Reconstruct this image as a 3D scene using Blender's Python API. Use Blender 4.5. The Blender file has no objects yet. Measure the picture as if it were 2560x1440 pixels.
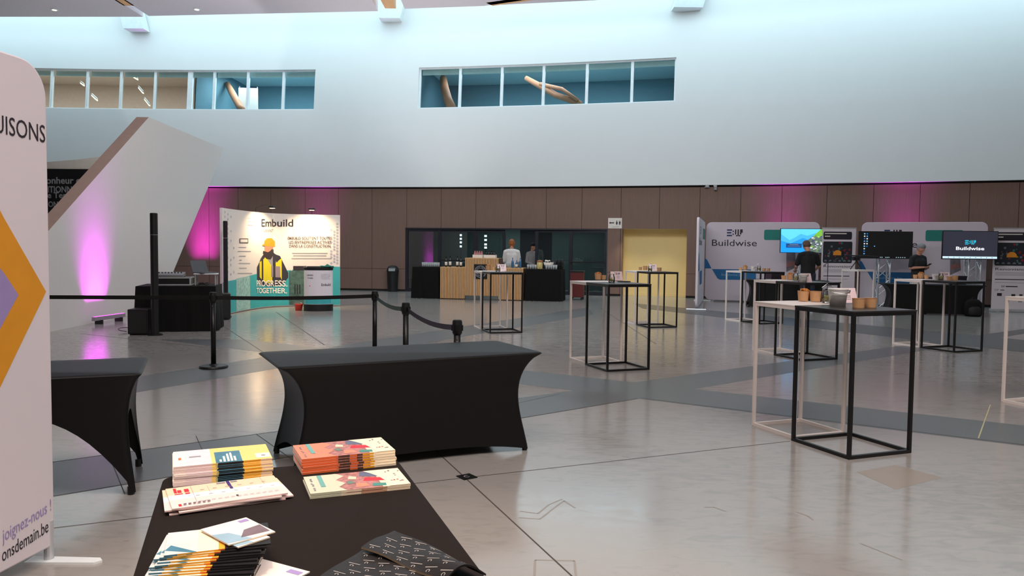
import bpy, bmesh, math, random
from mathutils import Vector, Matrix
R = math.radians
random.seed(7)
sc = bpy.context.scene
C = sc.collection
# ------------------------------------------------------------------ camera
F, H, ROLL, YH = 1950.0, 1.54, 0.011, 621.0
PITCH = math.atan((720 - YH) / F)
cp, sp, cr, sr = math.cos(PITCH), math.sin(PITCH), math.cos(ROLL), math.sin(ROLL)
ex, eb, ed = Vector((1, 0, 0)), Vector((0, sp, cp)), Vector((0, cp, -sp))
cam = bpy.data.objects.new('camera', bpy.data.cameras.new('camera'))
C.objects.link(cam)
ax, ay, az = cr * ex + sr * eb, -sr * ex + cr * eb, -ed
cam.matrix_world = Matrix(((ax.x, ay.x, az.x, 0), (ax.y, ay.y, az.y, 0), (ax.z, ay.z, az.z, H), (0, 0, 0, 1)))
cam.data.sensor_width = 36
cam.data.lens = 36 * F / 2560
cam.data.clip_start, cam.data.clip_end = 0.05, 300
sc.camera = cam
# ------------------------------------------------------------------ light
vs = sc.view_settings
sc.display_settings.display_device = 'sRGB'
vs.view_transform, vs.look, vs.gamma, vs.exposure = 'Standard', 'None', 1.0, 0.0
vs.use_curve_mapping = False
world = bpy.data.worlds.new('sky')
sc.world = world
world.use_nodes = True
wb = world.node_tree.nodes['Background']
wb.inputs[0].default_value = (0.64, 0.90, 1.0, 1)
wb.inputs[1].default_value = 2.3


def lamp(name, kind, loc, target, energy, col, size=1.0, size_y=None, angle=60, blend=.6, radius=.1, spread=None):
    d = bpy.data.lights.new(name, kind)
    d.energy, d.color = energy, col
    if kind == 'AREA':
        d.size = size
        if size_y:
            d.shape, d.size_y = 'RECTANGLE', size_y
    if spread:
        d.spread = R(spread)
    if kind == 'SPOT':
        d.spot_size, d.spot_blend, d.shadow_soft_size = R(angle), blend, radius
    if kind == 'POINT':
        d.shadow_soft_size = radius
    o = bpy.data.objects.new(name, d)
    C.objects.link(o)
    o.location = loc
    o.rotation_euler = (Vector(target) - Vector(loc)).to_track_quat('-Z', 'Y').to_euler()
    return o


# added fill panels under the roof, and the warm downlights over the welcome desk
lamp('hall_fill', 'AREA', (0, 13, 8.6), (0.5, 24, 3), 880, (0.93, 0.97, 1.0), 9, 3)
lamp('hall_fill', 'AREA', (2, 1, 8.6), (2, 1, 0), 1150, (1.0, 0.88, 0.82), 12, 4)
lamp('ceiling_fill', 'SPOT', (-4.6, 21.3, .9), (-4.5, 23.4, 8.9), 450, (.92, .96, 1.0), angle=95, blend=1, radius=.2)  # these spots are added out of sight to brighten the ceiling
lamp('ceiling_fill', 'SPOT', (-9.6, 18.6, .9), (-10.0, 23.0, 8.9), 900, (.92, .96, 1.0), angle=100, blend=1, radius=.2)
lamp('ceiling_fill', 'SPOT', (-3.0, 25.0, .8), (-2.4, 23.4, 8.9), 700, (1.0, .95, .96), angle=100, blend=1, radius=.2)
lamp('desk_downlight', 'SPOT', (-0.6, 0.6, 6.5), (-0.55, 2.5, 0.7), 650, (1.0, 0.72, 0.5), angle=34, radius=.15)
lamp('alcove_downlight', 'SPOT', (3.75, 25.28, 2.15), (3.8, 25.5, 0), 38, (1.0, 0.89, 0.7), angle=100, blend=1, radius=.05)
lamp('alcove_downlight', 'SPOT', (4.75, 25.02, 2.15), (4.8, 25.25, 0), 38, (1.0, 0.89, 0.7), angle=100, blend=1, radius=.05)

# ------------------------------------------------------------------ pixel -> place
def ray(x, y):
    u, v = (x - 1280) / F, (720 - y) / F
    a, b = u * cr - v * sr, u * sr + v * cr
    return Vector((a, cp + b * sp, -sp + b * cp))


def G(x, y, z=0.0):
    d = ray(x, y)
    t = (z - H) / d.z
    return Vector((d.x * t, d.y * t, z))


def W(x, y, Y):
    d = ray(x, y)
    t = Y / d.y
    return Vector((d.x * t, Y, H + d.z * t))


class Surf:
    """an upright sheet along a polyline in plan; u runs along it, z is height"""
    def __init__(s, pts):
        s.p = [Vector((a[0], a[1])) for a in pts]
        s.c = [0.0]
        for i in range(len(s.p) - 1):
            s.c.append(s.c[-1] + (s.p[i + 1] - s.p[i]).length)
        s.L = s.c[-1]

    def seg(s, u):
        i = 0
        while i < len(s.p) - 2 and u > s.c[i + 1]:
            i += 1
        d = (s.p[i + 1] - s.p[i]).normalized()
        return s.p[i] + d * (u - s.c[i]), Vector((d.y, -d.x)), i

    def at(s, u, z, off=0.0):
        q, n, i = s.seg(u)
        return Vector((q.x + n.x * off, q.y + n.y * off, z))

    def inv(s, x, y):
        d = ray(x, y)
        best = None
        n = len(s.p) - 1
        for i in range(n):
            a, e = s.p[i], s.p[i + 1] - s.p[i]
            den = d.x * e.y - d.y * e.x
            if abs(den) < 1e-9:
                continue
            k = (a.x * d.y - a.y * d.x) / -den * -1
            k = (d.y * a.x - d.x * a.y) / (d.x * e.y - d.y * e.x)
            t = (a.y + e.y * k) / d.y
            err = max(0, -k, k - 1)
            if t > 0 and (best is None or err < best[0] - 1e-9):
                best = (err, s.c[i] + k * e.length, H + t * d.z)
        return best[1], best[2]


# ------------------------------------------------------------------ materials
def lin(c):
    c = c / 255.0
    return c / 12.92 if c <= .04045 else ((c + .055) / 1.055) ** 2.4


MATS = {}


def mat(name, rgb, rough=.6, metal=0.0, var=.06, scale=8.0, emit=0.0, spec=.5, bump=0.0, trans=0.0, stretch=None):
    if name in MATS:
        return MATS[name]
    m = bpy.data.materials.new(name)
    m.use_nodes = True
    nt = m.node_tree
    b = nt.nodes['Principled BSDF']
    col = (lin(rgb[0]), lin(rgb[1]), lin(rgb[2]), 1)
    b.inputs['Roughness'].default_value = rough
    b.inputs['Metallic'].default_value = metal
    b.inputs['Specular IOR Level'].default_value = spec
    b.inputs['Base Color'].default_value = col
    if trans:
        b.inputs['Transmission Weight'].default_value = trans
    if emit:
        b.inputs['Emission Color'].default_value = col
        b.inputs['Emission Strength'].default_value = emit
    else:
        tc = nt.nodes.new('ShaderNodeTexCoord')
        mp = nt.nodes.new('ShaderNodeMapping')
        if stretch:
            mp.inputs['Scale'].default_value = stretch
        no = nt.nodes.new('ShaderNodeTexNoise')
        no.inputs['Scale'].default_value = scale
        no.inputs['Detail'].default_value = 4
        rp = nt.nodes.new('ShaderNodeMix')
        rp.data_type = 'RGBA'
        rp.inputs[6].default_value = tuple(max(0, c * (1 - var * 1.6)) for c in col[:3]) + (1,)
        rp.inputs[7].default_value = tuple(min(1, c * (1 + var * 1.6)) for c in col[:3]) + (1,)
        nt.links.new(tc.outputs['Object'], mp.inputs[0])
        nt.links.new(mp.outputs[0], no.inputs['Vector'])
        nt.links.new(no.outputs['Fac'], rp.inputs[0])
        nt.links.new(rp.outputs[2], b.inputs['Base Color'])
        if bump:
            bp = nt.nodes.new('ShaderNodeBump')
            bp.inputs['Strength'].default_value = bump
            bp.inputs['Distance'].default_value = .01
            nt.links.new(no.outputs['Fac'], bp.inputs['Height'])
            nt.links.new(bp.outputs[0], b.inputs['Normal'])
    MATS[name] = m
    return m


def glass(name, tint, refl=1.0, rough=0.0):
    m = bpy.data.materials.new(name)
    m.use_nodes = True
    nt = m.node_tree
    nt.nodes.remove(nt.nodes['Principled BSDF'])
    out = nt.nodes['Material Output']
    tr = nt.nodes.new('ShaderNodeBsdfTransparent')
    tr.inputs[0].default_value = tint + (1,)
    gl = nt.nodes.new('ShaderNodeBsdfGlossy')
    gl.inputs['Roughness'].default_value = rough
    fr = nt.nodes.new('ShaderNodeFresnel')
    fr.inputs[0].default_value = 1.5
    ml = nt.nodes.new('ShaderNodeMath')
    ml.operation = 'MULTIPLY'
    ml.inputs[1].default_value = refl
    mx = nt.nodes.new('ShaderNodeMixShader')
    nt.links.new(fr.outputs[0], ml.inputs[0])
    nt.links.new(ml.outputs[0], mx.inputs[0])
    nt.links.new(tr.outputs[0], mx.inputs[1])
    nt.links.new(gl.outputs[0], mx.inputs[2])
    nt.links.new(mx.outputs[0], out.inputs[0])
    MATS[name] = m
    return m


def floor_mat():
    m = mat('polished_concrete', (158, 152, 144), .2, spec=.75)
    nt = m.node_tree
    b = nt.nodes['Principled BSDF']
    tc = nt.nodes.new('ShaderNodeTexCoord')
    n1 = nt.nodes.new('ShaderNodeTexNoise'); n1.inputs['Scale'].default_value = .35; n1.inputs['Detail'].default_value = 8
    n2 = nt.nodes.new('ShaderNodeTexNoise'); n2.inputs['Scale'].default_value = 5; n2.inputs['Detail'].default_value = 10; n2.inputs['Distortion'].default_value = 1.2
    mp = nt.nodes.new('ShaderNodeMapping'); mp.inputs['Scale'].default_value = (1, 2.5, 1); mp.inputs['Rotation'].default_value = (0, 0, .5)
    nt.links.new(tc.outputs['Object'], n1.inputs['Vector'])
    nt.links.new(tc.outputs['Object'], mp.inputs[0]); nt.links.new(mp.outputs[0], n2.inputs['Vector'])
    mx = nt.nodes.new('ShaderNodeMath'); mx.operation = 'ADD'
    nt.links.new(n1.outputs['Fac'], mx.inputs[0]); nt.links.new(n2.outputs['Fac'], mx.inputs[1])
    r = nt.nodes.new('ShaderNodeValToRGB')
    r.color_ramp.elements[0].position, r.color_ramp.elements[1].position = .7, 1.3
    r.color_ramp.elements[0].color = (lin(140), lin(138), lin(134), 1)
    r.color_ramp.elements[1].color = (lin(157), lin(153), lin(149), 1)
    nt.links.new(mx.outputs[0], r.inputs[0]); nt.links.new(r.outputs[0], b.inputs['Base Color'])
    r2 = nt.nodes.new('ShaderNodeMapRange'); r2.inputs[1].default_value, r2.inputs[2].default_value = .3, .7
    r2.inputs[3].default_value, r2.inputs[4].default_value = .13, .2
    nt.links.new(n2.outputs['Fac'], r2.inputs[0]); nt.links.new(r2.outputs[0], b.inputs['Roughness'])
    return m


def wood_wall_mat():
    return mat('oak_panel', (128, 103, 92), .55, var=.13, scale=5, stretch=(14, 14, .35), spec=.3)


M_FLOOR = floor_mat()
M_BAND = mat('grey_stone_band', (94, 96, 97), .3, var=.1, scale=60)
M_JOINT = mat('floor_joint', (70, 64, 60), .6)
M_WALL = mat('white_plaster', (226, 228, 228), .8, var=.012, scale=2)
M_WOOD = wood_wall_mat()
M_SEAM = mat('dark_seam', (30, 25, 23), .8)
M_CEIL = mat('grey_soffit', (228, 216, 222), .85, var=.02)
M_GLULAM = mat('glulam_timber', (238, 178, 120), .55, var=.1, scale=6, stretch=(1, .2, 3))
M_REFL_BEAM = mat('reflected_timber', (184, 124, 88), .6, var=.12, scale=6)
M_FRAME = mat('white_window_frame', (232, 238, 240), .4)
M_BLACK = mat('black_cloth', (14, 13, 13), .85, var=.15, scale=40, spec=.25)
M_SPANDEX = mat('black_spandex', (10, 10, 10), .5, var=.1, scale=50, spec=.35)
M_BKMETAL = mat('black_metal', (11, 10, 10), .4, var=.1, spec=.5)
M_BKPLAST = mat('black_plastic', (18, 18, 19), .45, var=.1)
M_WHMETAL = mat('white_metal', (236, 226, 220), .4, var=.02)
M_STEEL = mat('brushed_steel', (170, 172, 175), .35, metal=1.0, var=.08, scale=20)
M_ALU = mat('aluminium', (205, 208, 212), .35, metal=.45, var=.05)
M_WHITE = mat('white_print', (226, 218, 224), .6, var=.01)
M_PAPER = mat('paper', (240, 232, 222), .7, var=.02)
M_CREAM = mat('cream_paper', (244, 228, 200), .7, var=.03)
M_INK = mat('dark_ink', (38, 34, 44), .7)
M_TEAL = mat('teal_print', (22, 128, 118), .6)
M_TEALB = mat('turquoise_print', (58, 168, 172), .6, var=.08)
M_BLUE = mat('blue_print', (22, 104, 158), .6)
M_NAVY = mat('navy_print', (24, 42, 92), .6)
M_GREYP = mat('grey_print', (150, 148, 156), .6)
M_LILAC = mat('lilac_print', (160, 142, 196), .6)
M_YELLOW = mat('ochre_print', (226, 152, 32), .6)
M_KRAFT = mat('kraft_card', (198, 152, 108), .75, var=.08, scale=30)
M_PRETZEL = mat('pretzel', (190, 120, 50), .6, var=.2, scale=30)
M_ZINC = mat('galvanised_zinc', (222, 220, 218), .4, metal=.1, var=.12, scale=15)
M_SKIN = mat('skin', (196, 140, 115), .55, var=.05)
M_GLASS = glass('clear_glass', (.93, .96, .96), 1.6)
M_WINGL = glass('tinted_window_glass', (.62, .74, .78), .5)
M_DOORGL = glass('smoked_door_glass', (.55, .62, .62), 2.4)


# ------------------------------------------------------------------ mesh builder
class MB:
    def __init__(s):
        s.v, s.f, s.m, s.mats = [], [], [], []

    def mi(s, m):
        if m not in s.mats:
            s.mats.append(m)
        return s.mats.index(m)

    def poly(s, pts, m):
        k = len(s.v)
        s.v += [tuple(p) for p in pts]
        s.f.append(list(range(k, k + len(pts))))
        s.m.append(s.mi(m))

    def add(s, vs_, fs, m):
        k = len(s.v)
        s.v += [tuple(p) for p in vs_]
        i = s.mi(m)
        for f in fs:
            s.f.append([k + a for a in f])
            s.m.append(i)

    def box(s, c, d, m, rz=0.0, rx=0.0):
        x, y, z = d[0] / 2, d[1] / 2, d[2] / 2
        M = Matrix.Translation(c) @ Matrix.Rotation(rz, 4, 'Z') @ Matrix.Rotation(rx, 4, 'X')
        P = [M @ Vector((a * x, b * y, e * z)) for e in (-1, 1) for b in (-1, 1) for a in (-1, 1)]
        s.add(P, [(0, 2, 3, 1), (4, 5, 7, 6), (0, 1, 5, 4), (2, 6, 7, 3), (0, 4, 6, 2), (1, 3, 7, 5)], m)

    def hexa(s, lo, hi, m):
        n = len(lo)
        s.add(list(lo) + list(hi), [list(range(n))[::-1], list(range(n, 2 * n))] + [(i, (i + 1) % n, n + (i + 1) % n, n + i) for i in range(n)], m)

    def tube(s, path, r, m, n=8, cap=True):
        path = [Vector(p) for p in path]
        rs = r if isinstance(r, (list, tuple)) else [r] * len(path)
        V = []
        up = Vector((0, 0, 1))
        for i, p in enumerate(path):
            d = (path[min(i + 1, len(path) - 1)] - path[max(i - 1, 0)]).normalized()
            a = d.cross(up)
            if a.length < .05:
                a = d.cross(Vector((0, 1, 0)))
            a.normalize()
            b = d.cross(a).normalized()
            for k in range(n):
                t = 2 * math.pi * k / n
                V.append(p + (a * math.cos(t) + b * math.sin(t)) * rs[i])
        fs = [(i * n + k, i * n + (k + 1) % n, (i + 1) * n + (k + 1) % n, (i + 1) * n + k) for i in range(len(path) - 1) for k in range(n)]
        if cap:
            fs += [list(range(n))[::-1], list(range((len(path) - 1) * n, len(path) * n))]
        s.add(V, fs, m)

    def lathe(s, prof, m, n=20, c=(0, 0, 0), sx=1, sy=1):
        V = [(c[0] + sx * r * math.cos(2 * math.pi * k / n), c[1] + sy * r * math.sin(2 * math.pi * k / n), c[2] + z) for r, z in prof for k in range(n)]
        fs = [(i * n + k, i * n + (k + 1) % n, (i + 1) * n + (k + 1) % n, (i + 1) * n + k) for i in range(len(prof) - 1) for k in range(n)]
        fs += [list(range(n))[::-1], list(range((len(prof) - 1) * n, len(prof) * n))]
        s.add(V, fs, m)

    def ball(s, c, r, m, n=10, sc_=(1, 1, 1)):
        prof = [(max(1e-4, math.sin(math.pi * i / n)) * r, -math.cos(math.pi * i / n) * r * sc_[2]) for i in range(n + 1)]
        s.lathe(prof, m, n * 2, c, sc_[0], sc_[1])

    def grid(s, fn, nu, nv, m):
        V = [fn(i / nu, j / nv) for j in range(nv + 1) for i in range(nu + 1)]
        s.add(V, [(j * (nu + 1) + i, j * (nu + 1) + i + 1, (j + 1) * (nu + 1) + i + 1, (j + 1) * (nu + 1) + i) for j in range(nv) for i in range(nu)], m)

    def build(s, name, parent=None, smooth=False, bevel=0, loc=None, solid=0, merge=False):
        me = bpy.data.meshes.new(name)
        me.from_pydata(s.v, [], s.f)
        for m in s.mats:
            me.materials.append(m)
        me.polygons.foreach_set('material_index', s.m)
        if merge:
            bm = bmesh.new(); bm.from_mesh(me)
            bmesh.ops.remove_doubles(bm, verts=bm.verts, dist=1e-4)
            bmesh.ops.recalc_face_normals(bm, faces=bm.faces)
            bm.to_mesh(me); bm.free()
        if smooth:
            me.polygons.foreach_set('use_smooth', [True] * len(me.polygons))
        me.update()
        o = bpy.data.objects.new(name, me)
        C.objects.link(o)
        if parent:
            o.parent = parent
        if loc:
            o.location = loc
        if solid:
            md = o.modifiers.new('solid', 'SOLIDIFY'); md.thickness = solid; md.offset = -1
        if bevel:
            md = o.modifiers.new('bevel', 'BEVEL'); md.width = bevel; md.segments = 2; md.limit_method = 'ANGLE'
        return o


def tag(o, label, cat, group=None):
    o['label'], o['category'] = label, cat
    if group:
        o['group'] = group
    return o


def thing(name, label, cat, loc=(0, 0, 0), rz=0.0, group=None):
    o = bpy.data.objects.new(name, None)
    o.empty_display_size = .1
    C.objects.link(o)
    o.location, o.rotation_euler = loc, (0, 0, rz)
    return tag(o, label, cat, group)


def struct(o):
    o['kind'] = 'structure'
    return o


def dup(root, loc, rz, label, group=None):
    r = root.copy(); C.objects.link(r)
    r.location = loc; r.rotation_euler = (0, 0, rz); r['label'] = label
    if group:
        r['group'] = group
    for ch in list(root.children):
        c = ch.copy(); C.objects.link(c); c.parent = r
        for g in ch.children:
            d = g.copy(); C.objects.link(d); d.parent = c
    return r


TX = {}


def glyphs(s, bold=0.0, shear=0.0):
    k = (s, bold, shear)
    if k in TX:
        return TX[k]
    cu = bpy.data.curves.new('t', 'FONT')
    cu.body, cu.size, cu.resolution_u, cu.offset, cu.shear = s, 1.0, 3, bold, shear
    o = bpy.data.objects.new('t', cu); C.objects.link(o)
    dg = bpy.context.evaluated_depsgraph_get()
    me = bpy.data.meshes.new_from_object(o.evaluated_get(dg))
    V = [(v.co.x, v.co.y) for v in me.vertices]
    Fs = [list(p.vertices) for p in me.polygons]
    bpy.data.objects.remove(o); bpy.data.curves.remove(cu); bpy.data.meshes.remove(me)
    TX[k] = (V, Fs)
    return V, Fs


CAP = max(v[1] for v in glyphs('H')[0])


def text(mb, s, fn, u0, u1, z0, z1, m, bold=0.0, shear=0.0):
    """letters fitted between u0..u1, baseline z0, capitals up to z1; fn(u, z) -> point"""
    V, Fs = glyphs(s, bold, shear)
    a, b = min(v[0] for v in V), max(v[0] for v in V)
    mb.add([fn(u0 + (v[0] - a) / (b - a) * (u1 - u0), z0 + v[1] / CAP * (z1 - z0)) for v in V], Fs, m)


def stext(mb, S, s, x0, x1, yb, yt, m, bold=0.0, off=.004, ybr=None):
    """letters on sheet S between two columns of the photograph"""
    a, za = S.inv(x0, yb)
    b, zb = S.inv(x1, yb if ybr is None else ybr)
    zt = S.inv(x0, yt)[1]
    h = zt - za
    text(mb, s, lambda u, z: S.at(u, z + (zb - za) * (u - a) / (b - a), off), a, b, za, za + h, m, bold)


def rrect(x0, x1, z0, z1, r, n=6):
    P = []
    for cx, cz, t in ((x1 - r, z1 - r, 0), (x0 + r, z1 - r, 90), (x0 + r, z0 + r, 180), (x1 - r, z0 + r, 270)):
        for k in range(n + 1):
            a = R(t + 90 * k / n)
            P.append((cx + r * math.cos(a), cz + r * math.sin(a)))
    return P


def bwlogo(mb, fn, u0, u1, z0, z1, m1, m2):
    """three bars with two dots, then a row of upright strokes"""
    w, h = u1 - u0, z1 - z0
    q = lambda a, b, c_, d, m: mb.poly([fn(u0 + x * w, z0 + y * h) for x, y in rrect(a, b, c_, d, min(b - a, d - c_) * .3, 3)], m)
    for y in (0, .4, .8):
        q(0, .3 if y == .4 else .34, y, y + .2, m1)
    q(.36, .45, .62, .8, m1); q(.36, .45, .2, .38, m1)
    q(.52, .6, .25, 1, m2); q(.68, .76, .12, 1, m2); q(.84, .92, .25, 1, m2)
    q(.58, .7, 0, .16, m2); q(.74, .86, 0, .16, m2); q(.92, 1, .5, 1, m2)


def evalmesh(name, mb, mods):
    o = mb.build(name)
    for typ, kw in mods:
        md = o.modifiers.new('m', typ)
        for k, v in kw.items():
            setattr(md, k, v)
    dg = bpy.context.evaluated_depsgraph_get()
    me = bpy.data.meshes.new_from_object(o.evaluated_get(dg))
    old = o.data
    o.modifiers.clear()
    o.data = me
    bpy.data.meshes.remove(old)
    me.name = name
    me.polygons.foreach_set('use_smooth', [True] * len(me.polygons))
    return o


# ================================================================== SETTING
# --- curved back wall: base line in plan
K2, K1, K0, LEAN, ZT = -.0074, -.2032, 26.44, .12, 3.62


def wbase(s):
    return Vector((s, K2 * s * s + K1 * s + K0))


def wn(s):
    d = 2 * K2 * s + K1
    return Vector((-d, 1)).normalized()


def wp(s, z, off=0.0):
    """leaning white wall; off > 0 goes away from the hall"""
    q = wbase(s) + wn(s) * (LEAN * (z - ZT) + off)
    return Vector((q.x, q.y, z))


def wv(s, z, off=0.0):
    """upright wood wall"""
    q = wbase(s) + wn(s) * (.12 + off)
    return Vector((q.x, q.y, z))


def s_of(x, y):
    """column of the photograph -> s on the wood wall"""
    d = ray(x, y)
    s = 0.0
    for _ in range(80):
        q = wv(s, 0)
        s += (q.y * d.x / d.y - q.x) * .7
    return s


# floor
mb = MB()
mb.poly([(-34, -9, 0), (34, -9, 0), (34, 31, 0), (-34, 31, 0)], M_FLOOR)


def ext(p, q, a, b):
    P, Q = G(*p), G(*q)
    return [P + (Q - P) * a, P + (Q - P) * b]


def band(lo, up, z):
    mb.poly([(p.x, p.y, z) for p in (lo[0], lo[1], up[1], up[0])], M_BAND)


band(ext((127, 1241), (1593, 996), -.6, 4.2), ext((127, 1155), (1780, 929), -.6, 3.2), .0006)
band(ext((2560, 1115), (1593, 996), -1.2, 3.5), ext((2560, 1064), (1737, 973), -1.2, 3.5), .0008)
band(ext((352, 979), (1162, 841), -1.5, 1.9), ext((369, 938), (1155, 817), -1.5, 1.9), .0010)
band(ext((1700, 782), (2451, 868), -.2, 2.5), ext((1690, 768), (2560, 850), -.2, 2.0), .0012)


def joint(p, q, w=.008, m=M_JOINT, z=.0016):
    P, Q = G(*p), G(*q)
    n = Vector((-(Q - P).y, (Q - P).x)).normalized() * w / 2
    n = Vector((n.x, n.y, 0))
    k = Vector((0, 0, z))
    mb.poly([P - n + k, Q - n + k, Q + n + k, P + n + k], m)


for p, q, w in (((1060, 1100), (1440, 1450), .008), ((1000, 1213), (1975, 1103), .007), ((120, 1322), (440, 1284), .007),
                ((1600, 995), (2600, 1117), .01), ((127, 1242), (1593, 997), .01), ((127, 1156), (1300, 996), .008),
                ((690, 690 + 90), (810, 862), .015), ((520, 790), (660, 882), .012), ((640, 1085), (760, 1170), .006),
                ((279, 1155), (312, 1235), .006), ((490, 1090), (530, 1180), .006), ((1500, 770), (1640, 860), .01),
                ((658, 906), (352, 938), .008), ((1285, 1010), (1400, 985), .006), ((560, 873), (200, 834), .012)):
    joint(p, q, w)
M_TAPE = mat('pale_yellow_tape', (190, 186, 140), .6)
joint((2446, 1096), (2476, 1012), .01, M_TAPE, .002)
M_PATCH = mat('worn_patch', (150, 138, 126), .3)
mb.poly([G(x, y) + Vector((0, 0, .0004)) for x, y in ((2140, 1180), (2240, 1162), (2356, 1194), (2240, 1224))], M_PATCH)
M_SCUFF = mat('floor_scuff', (145, 138, 130), .3)
for pts in (((1296, 1294), (1350, 1298), (1385, 1270), (1410, 1252), (1438, 1270)), ((1300, 1278), (1345, 1284), (1372, 1262), (1405, 1248)),
            ((1760, 1268), (1785, 1268), (1815, 1279)), ((1990, 1280), (2020, 1290), (2032, 1300)), ((2150, 1358), (2200, 1378), (2255, 1400)),
            ((1336, 1440), (1338, 1400), (1430, 1402), (1436, 1402), (1440, 1440)), ((600 - 290, 1353), (322, 1351))):
    for a, b in zip(pts, pts[1:]):
        joint(a, b, .012, M_SCUFF, .0005)
floor = struct(mb.build('floor'))

# openings on the wood wall
sA0, sA1 = s_of(1013, 650), s_of(1518, 650)
sB0, sB1 = s_of(1555, 650), s_of(1716, 650)
ZO = 2.22
SEAMX = (522, 595, 677, 763, 846, 930, 1017, 1103, 1190, 1278, 1366, 1455, 1553, 1649, 1750, 1852, 1955, 2067, 2184, 2300, 2424, 2548)
seams = [s_of(x, 500) for x in SEAMX]
st = 1.22
seams = [seams[0] - st * k for k in range(12, 0, -1)] + seams + [seams[-1] + st * k for k in range(1, 12)]
cuts = sorted(set(seams + [sA0, sA1, sB0, sB1]))
cuts = [c for i, c in enumerate(cuts) if i == 0 or c - cuts[i - 1] > .02 or c in (sA0, sA1, sB0, sB1)]
mb = MB()


def hole(a, b, z0, z1):
    m_ = (a + b) / 2
    return z1 <= ZO + .01 and (sA0 - .001 < m_ < sA1 + .001 or sB0 - .001 < m_ < sB1 + .001)


for a, b in zip(cuts, cuts[1:]):
    for z0, z1 in ((0, .06), (.06, .78), (.78, ZO), (ZO, ZT)):
        if hole(a, b, z0, z1):
            continue
        mb.poly([wv(a, z0, .03), wv(b, z0, .03), wv(b, z1, .03), wv(a, z1, .03)], M_SEAM)
zs = {True: (ZO, ZT), False: None}
for a, b in zip(cuts, cuts[1:]):
    if hole(a, b, 0, 1):
        rows = ((ZO, ZT - .06),)
    else:
        rows = ((.07, .775), (.785, ZT - .06))
    ga = .006 if a in seams else 0
    gb = .006 if b in seams else 0
    for z0, z1 in rows:
        lo = [wv(a + ga, z0), wv(b - gb, z0), wv(b - gb, z0, .028), wv(a + ga, z0, .028)]
        mb.hexa(lo, [p + Vector((0, 0, z1 - z0)) for p in lo], M_WOOD)
# reveals of the alcove
for sX in (sB0, sB1):
    mb.poly([wv(sX, 0), wv(sX, ZO), wv(sX, ZO, .3), wv(sX, 0, .3)], M_WOOD)
struct(mb.build('wall_wood'))
mb = MB()
M_ALC = mat('cream_paint', (238, 214, 150), .75, var=.01)
n = 8
for i in range(n):
    a, b = sB0 + (sB1 - sB0) * i / n, sB0 + (sB1 - sB0) * (i + 1) / n
    mb.poly([wv(a, 0, .55), wv(b, 0, .55), wv(b, ZO, .55), wv(a, ZO, .55)], M_ALC)
    mb.poly([wv(a, ZO, 0), wv(b, ZO, 0), wv(b, ZO, .55), wv(a, ZO, .55)], M_ALC)
    mb.poly([wv(a, .09, .53), wv(b, .09, .53), wv(b, .09, .55), wv(a, .09, .55)], M_ALC)
    mb.poly([wv(a, .0, .53), wv(b, .0, .53), wv(b, .09, .53), wv(a, .09, .53)], M_ALC)
for sX in (sB0, sB1):
    mb.poly([wv(sX, 0, .3), wv(sX, ZO, .3), wv(sX, ZO, .55), wv(sX, 0, .55)], M_ALC)
struct(mb.build('wall_alcove'))

# white leaning wall with two window bands
WIN = [(-21.6, -11.66), (-11.62, -7.1), (-3.4, 5.12)]
WZ0, WZ1 = 6.36, 7.80
mb = MB()
ss = sorted(set([-30 + k for k in range(0, 61)] + [a for w in WIN for a in w]))
zz = [ZT, 4.5, 5.5, WZ0, WZ1, 8.6, 9.4, 10.5, 12]
inwin = lambda s: any(a - 1e-6 <= s <= b + 1e-6 for a, b in WIN) or -21.6 <= s <= -7.1
for a, b in zip(ss, ss[1:]):
    for z0, z1 in zip(zz, zz[1:]):
        if z0 >= WZ0 and z1 <= WZ1 and inwin((a + b) / 2):
            continue
        mb.poly([wp(a, z0), wp(b, z0), wp(b, z1), wp(a, z1)], M_WALL)
    mb.poly([wp(a, ZT), wp(b, ZT), wv(b, ZT, .05), wv(a, ZT, .05)], M_WALL)          # underside lip
    if inwin((a + b) / 2):
        for z in (WZ0, WZ1):
            mb.poly([wp(a, z), wp(b, z), wp(b, z, .35), wp(a, z, .35)], M_WALL)
for s0 in (-21.6, -7.1, -3.4, 5.12):
    mb.poly([wp(s0, WZ0), wp(s0, WZ1), wp(s0, WZ1, .35), wp(s0, WZ0, .35)], M_WALL)
struct(mb.build('wall_back', merge=True))

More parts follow.
